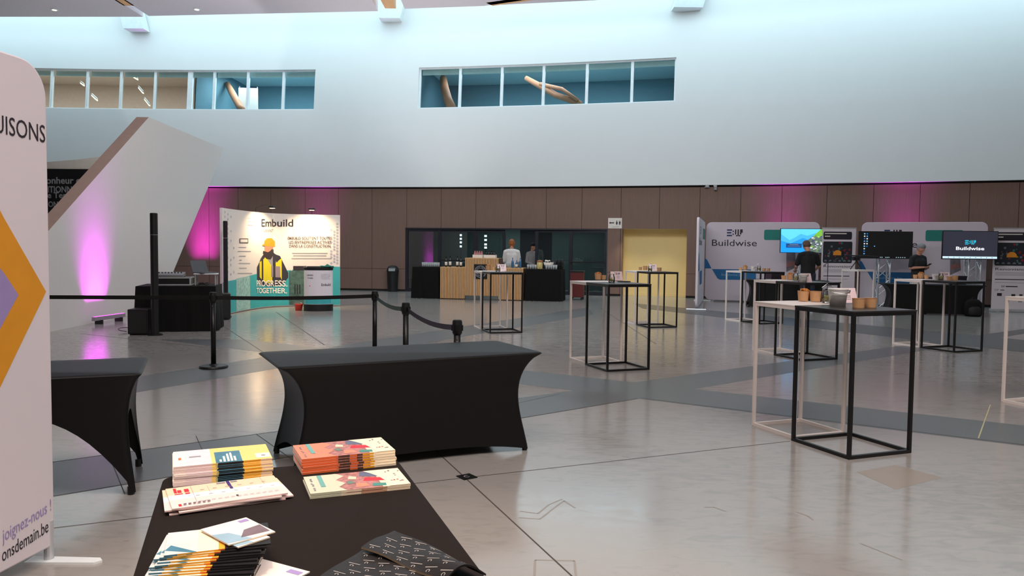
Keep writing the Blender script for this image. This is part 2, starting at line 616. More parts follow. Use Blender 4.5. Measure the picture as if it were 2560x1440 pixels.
MUL = [[-21.6, -20.3, -19.05, -17.8, -16.58, -15.33, -14.14, -12.92, -11.66], [-11.66, -10.79, -9.57, -8.28, -7.1], [-3.39, -1.97, -.53, .88, 2.31, 3.76, 5.12]]
for k, mul in enumerate(MUL):
    fr = MB()
    w = .045
    for i, s_ in enumerate(mul):
        ww = .09 if (k == 0 and i == len(mul) - 1) else w
        lo = [wp(s_ - ww, WZ0, .1), wp(s_ + ww, WZ0, .1), wp(s_ + ww, WZ0, .2), wp(s_ - ww, WZ0, .2)]
        hi = [wp(s_ - ww, WZ1, .1), wp(s_ + ww, WZ1, .1), wp(s_ + ww, WZ1, .2), wp(s_ - ww, WZ1, .2)]
        if not (k == 1 and i == 0):
            fr.hexa(lo, hi, M_FRAME)
    for a, b in zip(mul, mul[1:]):
        for z0, z1 in ((WZ0, WZ0 + .04), (WZ1 - .05, WZ1)):
            lo = [wp(a, z0, .1), wp(b, z0, .1), wp(b, z0, .2), wp(a, z0, .2)]
            fr.hexa(lo, [wp(a, z1, .1), wp(b, z1, .1), wp(b, z1, .2), wp(a, z1, .2)], M_FRAME)
    win = struct(fr.build('window_%d' % (k + 1)))
    for a, b in zip(mul, mul[1:]):
        p = MB()
        p.poly([wp(a, WZ0, .15), wp(b, WZ0, .15), wp(b, WZ1, .15), wp(a, WZ1, .15)], M_WINGL)
        p.build('pane', win)
        p = MB()
        p.hexa([wp(a + .05, WZ1 - .22, .26), wp(b - .05, WZ1 - .22, .26), wp(b - .05, WZ1 - .22, .3), wp(a + .05, WZ1 - .22, .3)],
               [wp(a + .05, WZ1 - .04, .26), wp(b - .05, WZ1 - .04, .26), wp(b - .05, WZ1 - .04, .3), wp(a + .05, WZ1 - .04, .3)], mat('pale_blind', (206, 222, 212), .8))
        p.build('roller_blind', win)
# rooms behind the windows; the two blue ones imitate reflections in the panes
M_REFL_BLUE = mat('reflection_blue', (88, 126, 138), .8)
M_REFL_TEAL = mat('reflection_teal', (196, 212, 212), .8)
M_RBR = mat('beige_room_wall', (182, 166, 152), .8)
M_RBRC = mat('beige_room_ceiling', (186, 178, 168), .8)
for k, (a0, a1, mw, mc, zc) in enumerate(((-22, -11.6, M_RBR, M_RBRC, 8.25), (-11.55, -6.9, M_REFL_BLUE, M_REFL_TEAL, 8.3), (-3.7, 5.5, M_REFL_BLUE, M_REFL_TEAL, 8.25))):
    mb = MB()
    N = 8
    D = 5.2
    for i in range(N):
        a, b = a0 + (a1 - a0) * i / N, a0 + (a1 - a0) * (i + 1) / N
        mb.poly([wp(a, 6.2, D), wp(b, 6.2, D), wp(b, zc, D), wp(a, zc, D)], mw)
        mb.poly([wp(a, 6.2, .36), wp(b, 6.2, .36), wp(b, 6.2, D), wp(a, 6.2, D)], mw)
        mb.poly([wp(a, zc, .36), wp(b, zc, .36), wp(b, zc, D), wp(a, zc, D)], mc)
        mb.poly([wp(a, WZ1, .36), wp(b, WZ1, .36), wp(b, zc, .36), wp(a, zc, .36)], mc)
    for s_ in (a0, a1):
        mb.poly([wp(s_, 6.2, .36), wp(s_, zc, .36), wp(s_, zc, D), wp(s_, 6.2, D)], mw)
    struct(mb.build('wall_upper_room', merge=True))
    m_ = (a0 + a1) / 2
    lamp('upper_room_fill', 'AREA', wp(m_, 8.1, 2.2), wp(m_, 6.2, 2.6), 330 if k else 320, (1, .95, .9) if k == 0 else (.85, .95, 1), (a1 - a0) * .8, 2.4)  # unseen area light added to brighten each upper room
# strip lights in the beige upper room
M_LAMP = mat('lit_diffuser', (255, 236, 200), emit=2.2)
for x0, y0, x1, y1, lb in ((202, 208, 210, 214, 'leftmost short one by the first mullion'), (230, 239, 243, 251, 'lowest one in the third pane'), (335, 194, 344, 199, 'topmost small one'),
                           (347, 220, 358, 233, 'middle one of the right pane'), (362, 249, 374, 264, 'lower right one beside the mullion')):
    Z = 28.6 + random.random()
    p, q = W(x0, y0, Z), W(x1, y1, Z)
    o = thing('strip_light', 'strip light in the beige upper room, ' + lb, 'light', (p + q) / 2, 0, 'strip lights of the upper room')
    d = (q - p) / 2
    for nm, m_, zz_ in (('diffuser', M_LAMP, -.02), ('housing', M_FRAME, .03)):
        b = MB(); b.hexa([-d + Vector((0, -.05, zz_)), d + Vector((0, -.05, zz_)), d + Vector((0, .05, zz_)), -d + Vector((0, .05, zz_))],
                         [-d + Vector((0, -.05, zz_ + .05)), d + Vector((0, -.05, zz_ + .05)), d + Vector((0, .05, zz_ + .05)), -d + Vector((0, .05, zz_ + .05))], m_)
        b.build(nm, o)
# tubes behind the upper windows that imitate roof beams reflected in the panes
for nm, pts, r, lb in (('reflected_beam', ((568, 210, 31.2), (580, 232, 30.6), (600, 268, 29.7), (606, 276, 29.5)), .13, 'imitated reflection of a timber beam in the window right of the whiteboard'),
                       ('reflected_beam', ((1108, 195, 29.8), (1112, 222, 29), (1120, 250, 28.2), (1130, 272, 27.8)), .16, 'imitated reflection of an upright timber beam behind the first pane of the right window band'),
                       ('reflected_beam', ((1315, 195, 29.4), (1350, 215, 29), (1390, 238, 28.4), (1450, 259, 27.6)), .11, 'imitated reflection of a long curved timber beam behind the middle panes of the right window band')):
    b = MB(); P = [W(*p) for p in pts]
    b.tube(P, [r * .8] + [r] * (len(P) - 1), M_REFL_BEAM, 10)
    ob = tag(b.build(nm, smooth=True), lb, 'brace')
    if len(pts) and pts[0][0] == 1315:
        b = MB(); b.tube([P[1] + Vector((0, -.1, .05)), P[2] + Vector((.2, -.2, .18)), P[3] + Vector((-.1, -.1, .1))], .07, M_REFL_BEAM, 8)
        b.build('reflected_branch', ob, smooth=True)
o = thing('whiteboard', 'pale whiteboard standing behind the upper window of the room toned like a reflection', 'board', wp(-10.25, 6.23, 2.0), R(6))
b = MB(); b.box((0, 0, .75), (.72, .03, 1.1), M_PAPER); b.build('panel', o, bevel=.005)
for sx in (-1, 1):
    b = MB(); b.tube([(sx * .33, .03, 0), (sx * .33, .03, 1.36)], .02, M_STEEL); b.build('leg', o)

# roof panels, timber beams, brackets
CZ = 8.9
E0, E1, E2, E3, E4, E5, E6, E7 = [G(x, y, CZ) for x, y in ((0, 42), (358, 42), (372, 40), (945, 28), (1012, 22), (1210, 15), (1254, 12), (1500, 0))]
mb = MB()


def slab(P):
    lo = [Vector((p[0], p[1], CZ)) for p in P]
    mb.hexa(lo, [p + Vector((0, 0, .35)) for p in lo], M_CEIL)


dg_ = Vector((2, -1, 0)) * 14
slab([(-34, -9), (E1.x, -9), E1, E0, (-34, 24.6)])
slab([(E2.x, -9), (E3.x, -9), E3, E2])
slab([(E4.x, -9), (30, -9), (30, E5.y - 14), E5 + dg_, E5, E4])
slab([E6, E6 + dg_, (30, 15), E7])
struct(mb.build('ceiling'))
M_BRK = mat('white_bracket', (222, 230, 230), .7)
mb = MB()
tn = 0
for xa, xb in ((E1.x, E2.x), (E3.x, E4.x)):
    tn += 1
    b = MB(); c_ = (xa + xb) / 2
    b.box((c_, 8, CZ + .25), (.34, 33, .5), M_GLULAM)
    struct(b.build('trim_%d' % tn))
b = MB(); c_ = (E5 + E6) / 2 + Vector((.1, -.25, .2))
b.hexa([c_ + Vector((-.3, 0, -.2)), c_ + Vector((-.1, .3, -.2)), c_ + dg_ * .9 + Vector((0, .3, -.2)), c_ + dg_ * .9 + Vector((-.2, 0, -.2))],
       [c_ + Vector((-.3, 0, .3)), c_ + Vector((-.1, .3, .3)), c_ + dg_ * .9 + Vector((0, .3, .3)), c_ + dg_ * .9 + Vector((-.2, 0, .3))], M_GLULAM)
struct(b.build('trim_3'))
for k, (xs, y0, sh) in enumerate((((308, 358), 71, -.28), ((947, 1000), 45, .28), ((1685, 1757), 18, .35))):
    b = MB()
    Yf = 24.0
    for _ in range(30):
        p = W(xs[0], y0, Yf)
        Yf = wp(p.x, p.z).y - .55
    p, q = W(xs[0], y0, Yf), W(xs[1], y0, Yf)
    z0 = (p.z + q.z) / 2
    lo = [Vector((p.x, Yf, z0)), Vector((q.x, Yf, z0)), Vector((q.x, Yf + .5, z0)), Vector((p.x, Yf + .5, z0))]
    b.hexa(lo, [v + Vector((sh, 0, 1.1)) for v in lo], M_BRK)
    struct(b.build('trim_%d' % (4 + k)))
# recessed ceiling spots (tiny)
for k, (x, y) in enumerate(((136, 23), (492, 22))):
    p = G(x, y, CZ)
    o = thing('recessed_downlight', 'small round recessed downlight in the grey ceiling, ' + ('left' if k == 0 else 'right') + ' one of two', 'light', (p.x, p.y, CZ - .03))
    b = MB(); b.lathe([(.09, 0), (.11, .015), (.1, .03)], M_FRAME); b.build('trim_ring', o)
    b = MB(); b.lathe([(.07, -.004), (.07, .02)], M_LAMP); b.build('diffuser', o)

# oblique white fin on the left
SF = Surf([G(123, 830), G(333, 787)])
A, B = SF.inv(372, 293), SF.inv(123, 575)
k = A[1] / (A[1] - B[1])
BL = (A[0] + (B[0] - A[0]) * k, 0.0)
Cc, Dd = SF.inv(560, 372), SF.inv(435, 675)
k = Cc[1] / (Cc[1] - Dd[1])
BR = (Cc[0] + (Dd[0] - Cc[0]) * k, 0.0)
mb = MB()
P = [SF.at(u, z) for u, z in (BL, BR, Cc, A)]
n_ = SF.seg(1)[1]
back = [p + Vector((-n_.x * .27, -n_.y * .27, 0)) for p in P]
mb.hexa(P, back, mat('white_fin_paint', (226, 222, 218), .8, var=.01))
mb.mats.append(mat('taupe_edge', (178, 152, 140), .8))  # slanted left edge face is browner than the other faces
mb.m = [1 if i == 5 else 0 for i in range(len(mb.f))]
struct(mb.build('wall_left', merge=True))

# bulkhead and the black lettered board left of the fin
mb = MB()
ZB = 24.0
pts = [W(x, y, ZB) for x, y in ((40, 423), (280, 423), (280, 388), (200, 398), (118, 405), (40, 408))]
mb.hexa([p for p in pts], [p + Vector((-.2, 1.2, 0)) for p in pts], mat('warm_lit_plaster', (216, 208, 196), .8))  # white bulkhead, warm light mixed into its colour
struct(mb.build('trim_7', merge=True))
Sb = Surf([W(40, 450, ZB - .05).xy, W(285, 450, ZB - .05).xy])
o = thing('lettered_board', 'tall black board with white French lettering behind the oblique white wall', 'sign', (0, 0, 0))
mb = MB(); zt = Sb.inv(120, 422)[1]
lo = [Sb.at(0, 0, 0), Sb.at(Sb.L, 0, 0), Sb.at(Sb.L, 0, -.06), Sb.at(0, 0, -.06)]
mb.hexa(lo, [Vector((p.x, p.y, zt)) for p in lo], M_BKPLAST); mb.build('panel', o)
mb = MB(); ml = mat('white_lettering', (150, 150, 152), .7)
for t_, xa, xb, yb, yt in (('onheur c', 116, 200, 459, 443), ('ITIONN', 120, 180, 481, 466), ('e Ter', 119, 166, 495, 481), ('ON', 121, 145, 517, 504)):
    mb = MB(); stext(mb, Sb, t_, xa, xb, yb, yt, ml, .02); mb.build('lettering', o)

# unseen sides of the hall
for nm, P in (('wall_front', ((-34, -9), (34, -9))), ('wall_far_left', ((-34, 31), (-34, -9))), ('wall_right', ((34, -9), (34, 31)))):
    mb = MB()
    (x0, y0), (x1, y1) = P
    mb.poly([(x0, y0, 0), (x1, y1, 0), (x1, y1, 12), (x0, y0, 12)], mat('grey_plaster', (150, 145, 142), .8))
    struct(mb.build(nm))

# ---- glazed bar front in the wood wall
mb = MB()
M_DRK = mat('dark_frame', (18, 22, 34), .45)


def wbox(b, s0, s1, z0, z1, o0, o1, m):
    lo = [wv(s0, z0, o0), wv(s1, z0, o0), wv(s1, z0, o1), wv(s0, z0, o1)]
    b.hexa(lo, [Vector((p.x, p.y, z1)) for p in lo], m)


fx = [1016, 1098, 1189, 1259, 1341, 1426, 1514]
fs = [s_of(x, 640) for x in fx]
wbox(mb, sA0, sA1, ZO - .05, ZO, .0, .1, M_DRK)
for i, s_ in enumerate(fs):
    w = (.05, .05, .09, .05, .05, .06, .03)[i]
    wbox(mb, s_ - w, s_ + w, 0, ZO - .05, .02, .1, M_DRK)
for i in (0, 1, 2, 4, 5):
    wbox(mb, fs[i], fs[i + 1], ZO - .13, ZO - .05, .03, .09, M_DRK)
    wbox(mb, fs[i], fs[i + 1], 0, .12, .03, .09, M_DRK)
for i in (1, 5):
    wbox(mb, fs[i], fs[i + 1], 1.08, 1.12, -.03, .0, M_BKMETAL)
dr = struct(mb.build('door_1'))
for i in (0, 1, 2, 4, 5):
    p = MB(); a, b_ = fs[i] + .05, fs[i + 1] - .05
    p.poly([wv(a, .12, .06), wv(b_, .12, .06), wv(b_, ZO - .12, .06), wv(a, ZO - .12, .06)], M_DOORGL)
    p.build('pane', dr)
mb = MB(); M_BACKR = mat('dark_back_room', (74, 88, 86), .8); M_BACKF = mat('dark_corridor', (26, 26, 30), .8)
N = 12
for i in range(N):
    a, b_ = sA0 + (sA1 - sA0) * i / N, sA0 + (sA1 - sA0) * (i + 1) / N
    mid = (a + b_) / 2
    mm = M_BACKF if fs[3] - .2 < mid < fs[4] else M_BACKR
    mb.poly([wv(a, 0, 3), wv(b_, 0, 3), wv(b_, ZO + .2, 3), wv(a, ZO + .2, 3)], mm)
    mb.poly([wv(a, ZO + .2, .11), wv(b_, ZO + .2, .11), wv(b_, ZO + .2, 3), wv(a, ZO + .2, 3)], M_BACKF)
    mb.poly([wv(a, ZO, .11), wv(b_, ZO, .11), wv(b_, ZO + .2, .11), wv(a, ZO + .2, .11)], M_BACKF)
for s_ in (sA0, sA1):
    mb.poly([wv(s_, 0, .11), wv(s_, ZO + .2, .11), wv(s_, ZO + .2, 3), wv(s_, 0, 3)], M_BACKF)
struct(mb.build('wall_bar_room', merge=True))
lamp('bar_room_fill', 'AREA', wv(.3, 2.35, 1.7), wv(.3, 0, 1.8), 45, (.75, .95, 1), 5, 1.0)  # unseen fill added to lift the tone behind the panes
M_REFL_GLOW = mat('cool_reflection', (220, 240, 245), emit=2.5)  # glowing boxes stand in for bright reflections in the bar glass
for x, ys, lb in ((1152, (588, 597, 606, 616), 'second glass pane'), (1214, (590, 600, 611, 619), 'third glass pane')):
    o = thing('reflection_glow', 'vertical row of glowing boxes imitating reflections behind the ' + lb + ' of the bar front', 'light', W(x, 640, 27.6))
    b = MB(); b.tube([(0, 0, -.1), (0, 0, 1.0)], .01, M_BKMETAL); b.build('glow_stem', o)
    for y in ys:
        q = W(x, y, 27.6) - o.location
        b = MB(); b.box(q, (.09 if x > 1200 else .07, .04, .07), M_REFL_GLOW); b.build('bulb', o)  # each box is an imitated reflection, no bulb hangs here

# restroom sign + small wall devices
S_W = Surf([wv(s_, 0, -.012).xy for s_ in [i * .5 for i in range(-40, 41)]])
o = thing('toilet_sign', 'white toilet sign with arrow and two figures above the wood strip', 'sign')
u0, z0 = S_W.inv(1520, 571); u1, z1 = S_W.inv(1555, 545)
mb = MB()
lo = [S_W.at(u0, z0), S_W.at(u1, z0), S_W.at(u1, z0, -.01), S_W.at(u0, z0, -.01)]
mb.hexa(lo, [Vector((p.x, p.y, z1)) for p in lo], M_PAPER); mb.build('plate', o)
mb = MB(); fu = lambda u, z: S_W.at(u0 + u * (u1 - u0), z0 + z * (z1 - z0), .004)
mb.poly([fu(*p) for p in ((.16, .49), (.44, .49), (.44, .58), (.16, .58))], M_INK)
mb.poly([fu(*p) for p in ((.06, .535), (.18, .43), (.18, .64))], M_INK)
for cx, sk in ((.63, 1), (.85, 0)):
    mb.poly([fu(cx + .035 * math.cos(t * .6), .7 + .05 * math.sin(t * .6)) for t in range(10)], M_INK)
    if sk:
        mb.poly([fu(*p) for p in ((cx - .03, .64), (cx + .03, .64), (cx + .08, .46), (cx - .08, .46))], M_INK)
        mb.poly([fu(*p) for p in ((cx - .03, .34), (cx + .03, .34), (cx + .03, .46), (cx - .03, .46))], M_INK)
    else:
        mb.poly([fu(*p) for p in ((cx - .06, .64), (cx + .06, .64), (cx + .05, .46), (cx - .05, .46))], M_INK)
        for q in (-.03, .03):
            mb.poly([fu(*p) for p in ((cx + q - .02, .34), (cx + q + .02, .34), (cx + q + .02, .46), (cx + q - .02, .46))], M_INK)
mb.poly([fu(*p) for p in ((.735, .34), (.745, .34), (.745, .74), (.735, .74))], M_INK)
mb.poly([fu(*p) for p in ((.3, .12), (.8, .16), (.8, .19), (.3, .15))], M_GREYP)
mb.build('pictogram', o)
for x, y, nm, lb in ((1768, 465, 'motion_sensor', 'small flat grey sensor under the white wall edge'), (1788, 468, 'security_camera', 'small white security camera under the white wall edge')):
    s_ = s_of(x, y)
    o = thing(nm, lb, 'sensor', wv(s_, ZT - .005, -.06))
    b = MB(); b.box((0, 0, -.02), (.1, .06, .04), M_FRAME); b.build('bracket', o)
    b = MB(); b.box((0, -.02, -.1), (.08, .09, .12) if nm == 'security_camera' else (.16, .06, .05), M_GREYP) if nm == 'security_camera' else b.box((0, 0, -.06), (.16, .06, .04), M_GREYP); b.build('body', o, bevel=.01)

# ================================================================== THINGS
# ---- spandex-covered folding tables
def spandex(name, label, loc, rz, L, D, Ht=.745, arch=.1, ends=.17, sides=.05, arch_end=.12, cat='table', m_=None):
    """loc = centre on the floor; long axis along local x"""
    o = thing(name, label, cat, loc, rz)
    r = .045
    per = []
    NX, NY = 28, 14
    hx, hy = L / 2, D / 2
    for i in range(NX): per.append((-hx + r + (L - 2 * r) * i / (NX - 1), -hy, 0))
    for k in range(1, 5): per.append((hx - r + r * math.sin(R(90 * k / 5)), -hy + r - r * math.cos(R(90 * k / 5)), None))
    for i in range(NY): per.append((hx, -hy + r + (D - 2 * r) * i / (NY - 1), 1))
    for k in range(1, 5): per.append((hx - r + r * math.cos(R(90 * k / 5)), hy - r + r * math.sin(R(90 * k / 5)), None))
    for i in range(NX): per.append((hx - r - (L - 2 * r) * i / (NX - 1), hy, 0))
    for k in range(1, 5): per.append((-hx + r - r * math.sin(R(90 * k / 5)), hy - r + r * math.cos(R(90 * k / 5)), None))
    for i in range(NY): per.append((-hx, hy - r - (D - 2 * r) * i / (NY - 1), 1))
    for k in range(1, 5): per.append((-hx + r - r * math.cos(R(90 * k / 5)), -hy + r - r * math.sin(R(90 * k / 5)), None))
    n = len(per)
    rows = 22
    V = []
    top = Ht
    for j in range(rows + 1):
        t = j / rows
        for (x, y, side) in per:
            fx_, fy_ = abs(x) / hx, abs(y) / hy
            if side == 0:
                hem = arch * max(0, 1 - max(0, (fx_ - .0)) ** 3.2) if arch else .01
            elif side == 1:
                hem = arch_end * (1 - fy_ ** 3)
            else:
                hem = 0
            z = top + (hem + .012 - top) * t
            q = z / top
            curve = math.sin(math.pi * min(1, (1 - q)) ** .62) ** 1.1       # pinched waist
            ix = ends * (curve * .72 + (1 - q) * .46) if q < 1 else 0
            iy = sides * (curve * .6 + (1 - q) * .7)
            # fabric sags inwards between the legs
            if side == 0: iy += .05 * (1 - q) * (1 - fx_ ** 2)
            if side == 1: ix += .05 * (1 - q) * (1 - fy_ ** 2)
            V.append((x * (1 - ix / hx), y * (1 - iy / hy), z))
    fs_ = [(j * n + k_, (j + 1) * n + k_, (j + 1) * n + (k_ + 1) % n, j * n + (k_ + 1) % n) for j in range(rows) for k_ in range(n)]
    b = MB(); b.add(V, fs_, m_ or M_SPANDEX)
    k0 = len(b.v)
    for ins, dz in ((.006, .006), (.02, .011)):
        b.v += [(x - math.copysign(ins, x), y - math.copysign(ins, y), top + dz) for x, y, s_ in per]
    def ring(a, c_):
        for k_ in range(n):
            b.f.append([a + k_, a + (k_ + 1) % n, c_ + (k_ + 1) % n, c_ + k_]); b.m.append(0)
    ring(0, k0); ring(k0, k0 + n)
    b.f.append(list(range(k0 + n, k0 + 2 * n))); b.m.append(0)
    ob = b.build('fitted_cover', o, smooth=True)
    md = ob.modifiers.new('n', 'EDGE_SPLIT'); md.split_angle = R(50)
    for sx in (-1, 1):
        for sy in (-1, 1):
            lx, ly = sx * (hx - ends * .46), sy * (hy - sides * .7)
            q = MB(); q.tube([(lx - sx * .03, ly - sy * .03, 0), (lx - sx * .03, ly - sy * .03, .05)], .02, M_BKPLAST); q.build('foot', o)
    b = MB(); b.box((0, 0, Ht - .03), (L - .3, D - .2, .03), M_GREYP); b.build('tabletop', o)
    return o


def tcorner(BLp, BRp, FRp, FLp, z=.755):
    P = [G(x, y, z) for x, y in (BLp, BRp, FRp, FLp)]
    c_ = (P[0] + P[1] + P[2] + P[3]) / 4
    d = (P[1] - P[0]) + (P[2] - P[3])
    L = ((P[1] - P[0]).length + (P[2] - P[3]).length) / 2
    D = ((P[3] - P[0]).length + (P[2] - P[1]).length) / 2
    return Vector((c_.x, c_.y, 0)), math.atan2(d.y, d.x), L, D


c_, rz, L, D = tcorner((660, 878), (1250, 851), (1352, 880), (678, 921))
spandex('covered_table', 'long folding table under a fitted black stretch cover, in the middle foreground', c_, rz, L, D, arch=.06, ends=.2, sides=.06)
RZ1 = rz
# left table: right end known
pb, pf = G(374, 890, .755), G(352, 936, .755)
dv = Vector((math.cos(R(22)), math.sin(R(22)), 0))
Dl = .76
mid = (pb + pf) / 2 - dv * .915
spandex('covered_table', 'black stretch-covered table with a deep arch, partly behind the big white banner', (mid.x, mid.y, 0), R(22), 1.83, Dl, arch=.52, ends=.09, sides=.03, arch_end=.45)
# near table with the brochures
TT = .757
pr, pl = G(1000, 1152, TT), G(432, 1186, TT)
pr2 = G(1220, 1440, TT)
ang = math.atan2((pr - pr2).y, (pr - pr2).x)
wid = .80
dn = Vector((math.cos(ang), math.sin(ang), 0)); dl = Vector((-dn.y, dn.x, 0))
cc = pr - dn * .845 + dl * wid / 2
near = spandex('covered_table', 'black covered table in the near foreground carrying brochure stacks', (cc.x, cc.y, 0), ang, 1.83, wid, arch=.35, ends=.12, sides=.06, m_=mat('matte_black_cover', (27, 20, 17), .85, var=.1, scale=60, spec=.2))

# ---- square bar tables (frames)
def bar_table(col, label, loc, rz, s_, h, group=None):
    o = thing('bar_table', label, 'table', loc, rz, group)
    m = M_BKMETAL if col == 'black' else M_WHMETAL
    w, a = .026, s_ / 2 - .013
    for sx, sy in ((-1, -1), (1, -1), (1, 1), (-1, 1)):
        b = MB(); b.box((sx * a, sy * a, h / 2 - .006), (w, w, h - .012 - .001), m); b.build('leg', o, bevel=.002)
    for nm, z in (('base_frame', .013), ('top_frame', h - .025)):
        b = MB()
        for k_ in range(4):
            p = [(-a, -a), (a, -a), (a, a), (-a, a)]
            x0, y0 = p[k_]; x1, y1 = p[(k_ + 1) % 4]
            b.box(((x0 + x1) / 2, (y0 + y1) / 2, z), (abs(x1 - x0) - w if x1 != x0 else w, abs(y1 - y0) - w if y1 != y0 else w, w), m)
        b.build(nm, o)
    b = MB(); b.box((0, 0, h - .006), (s_ + .004, s_ + .004, .012), mat('black_tabletop', (40, 38, 38), .3) if col == 'black' else M_WHMETAL); b.build('table_top', o, bevel=.002)
    return o


protos = {}


def put_table(col, label, loc, rz):
    s_, h = (.62, 1.105) if col == 'black' else (.54, 1.10)
    g = 'square bar tables'
    if col not in protos:
        protos[col] = bar_table(col, label, loc, rz, s_, h, g)
        return protos[col]
    return dup(protos[col], loc, rz, label, g)


TA = R(21)
tx, ty = Vector((math.cos(TA), math.sin(TA), 0)), Vector((-math.sin(TA), math.cos(TA), 0))


def pair(front, ta, lb_b, lb_w, wo=.05, white=True):
    """front = front corner pixel of the black table; its white twin stands along its back left side"""
    f = G(*front)
    t_x, t_y = Vector((math.cos(ta), math.sin(ta), 0)), Vector((-math.sin(ta), math.cos(ta), 0))
    put_table('black', lb_b, f + (t_x + t_y) * .31, ta)
    if white:
        put_table('white', lb_w, f + t_y * (.62 + .025 + .27) + t_x * (wo + .27), ta)


pair((2122, 1150), TA, 'black square bar table nearest the camera, holding a zinc bucket', 'white square bar table nearest the camera, behind the black table with the bucket')
pair((1517, 930), TA, 'black square bar table right of the long black table, in the centre', 'white square bar table right of the long black table, with pretzel cup', .03)
pair((1224, 834), R(16), 'black square bar table standing in front of the slatted bar', 'white square bar table standing right at the slatted bar', -.02)
pair((1621, 820), R(14), 'black square bar table in front of the yellow alcove', 'white square bar table in front of the yellow alcove', -.03)
pair((1898, 811), TA, 'black square bar table in front of the left exhibition backdrop', 'white square bar table in front of the left exhibition backdrop', .0)
pair((2008, 903), TA, 'black square bar table second from the camera, behind the bucket table', 'white square bar table directly behind the nearest white one', .05)
pair((2385, 882), TA, 'black square bar table before the man with the phone', 'white square bar table before the man with the phone', .0)
f = G(2502, 1004)
put_table('white', 'white square bar table cut off by the right picture edge', f + tx * .27 - ty * .27, TA)
f = G(2183, 784)
put_table('white', 'white square bar table on its own before the lattice tower', f - tx * .27 + ty * .27, TA)

# ---- small things on the bar tables
BT = 1.105
LP = {}


def kraft(px, py, label, kind, z=BT, group='kraft cups and bowls'):
    p = G(px, py, z)
    o = thing('kraft_cup' if kind != 'bowl' else 'kraft_bowl', label, 'cup' if kind != 'bowl' else 'bowl', p, 0, group)
    h, r0, r1 = (.085, .042, .05) if kind != 'bowl' else (.07, .043, .048)
    if kind == 'tiny':
        h, r0, r1 = .06, .03, .037
    b = MB()
    b.lathe([(r0, 0), (r1, h), (r1 + .002, h + .003), (r1 - .002, h + .002), (r0 - .003, .01)], M_KRAFT, 20)
    b.build('cup', o, smooth=False)
    if kind == 'pretzel':
        b = MB()
        rn = random.Random(int(px))
        for k_ in range(12):
            a = rn.random() * 6.28; q = rn.random() * r1 * .7
            b.tube([(q * math.cos(a) + .016 * math.cos(t), q * math.sin(a) + .016 * math.sin(t) * .6, h - .004 + .014 * math.sin(t) + rn.random() * .014) for t in [j * .9 + a for j in range(6)]], .006, M_PRETZEL, 6)
        ob = b.build('pretzels', o, smooth=True); ob['kind'] = 'stuff'
    return o


def jar(px, py, label, z=BT):
    p = G(px, py, z)
    o = thing('glass_jar', label, 'jar', p, 0, 'glass jars')
    b = MB(); b.lathe([(.036, 0), (.042, .01), (.043, .065), (.034, .09), (.03, .1), (.034, .102), (.034, .112), (.031, .112)], M_GLASS, 20); b.build('jar', o, smooth=True)
    b = MB()
    rn = random.Random(int(px) + 3)
    for k_ in range(16):
        a = rn.random() * 6.28
        b.ball((.018 * math.cos(a), .018 * math.sin(a), .015 + rn.random() * .045), .012, mat('dry_leaves', (178, 168, 112), .8, var=.3), 4)
    b.build('filling', o)['kind'] = 'stuff'
    b = MB(); pts = [(-.034, 0, .105), (-.045, 0, .13), (0, 0, .165), (.045, 0, .13), (.034, 0, .105)]
    b.tube(pts, .0025, M_STEEL, 5); b.build('wire_handle', o)
    return o


def bucket(px, py, label, z=BT, k=1.0):
    p = G(px, py, z)
    o = thing('zinc_bucket', label, 'bucket', p)
    b = MB(); r = .055 * k
    b.lathe([(r, 0), (r * 1.14, .075 * k), (r * 1.18, .078 * k), (r * 1.16, .082 * k), (r * 1.28, .118 * k), (r * 1.33, .122 * k), (r * 1.28, .126 * k), (r * 1.22, .12 * k), (r * .95, .012)], M_ZINC, 28); b.build('body', o, smooth=True)
    b = MB()
    b.tube([(-r * 1.3, 0, .112 * k)] + [(-r * 1.36 * math.cos(R(t)), -.02 - r * 1.05 * math.sin(R(t)), .112 * k - .02 * math.sin(R(t))) for t in range(15, 166, 15)] + [(r * 1.3, 0, .112 * k)], .003, M_STEEL, 6)
    b.build('handle', o)
    return o


M_CARD = mat('pale_pink_card', (238, 214, 218), .6)


def card(px, py, label, w=.17, z=BT, rz=R(12), two=False):
    p = G(px, py, z)
    o = thing('tent_card', label, 'sign', p, rz, 'folded tent cards')
    h = .125
    b = MB()
    b.hexa([(-w / 2, 0, 0), (w / 2, 0, 0), (w / 2, .002, 0), (-w / 2, .002, 0)], [(-w / 2, .045, h), (w / 2, .045, h), (w / 2, .047, h), (-w / 2, .047, h)], M_CARD)
    b.hexa([(-w / 2, .09, 0), (w / 2, .09, 0), (w / 2, .092, 0), (-w / 2, .092, 0)], [(-w / 2, .046, h), (w / 2, .046, h), (w / 2, .048, h), (-w / 2, .048, h)], M_CARD)
    b.build('card', o)
    b = MB(); fn = lambda u, q: Vector((u, .36 * q - .0015, q))
    bwlogo(b, fn, -.015, .05, .08, .108, M_INK, M_INK)
    for k_, q in enumerate((.058, .046, .03)):
        b.poly([fn(-.005, q), fn(.04, q), fn(.04, q + .004), fn(-.005, q + .004)], M_GREYP)
    b.build('print', o)
    return o


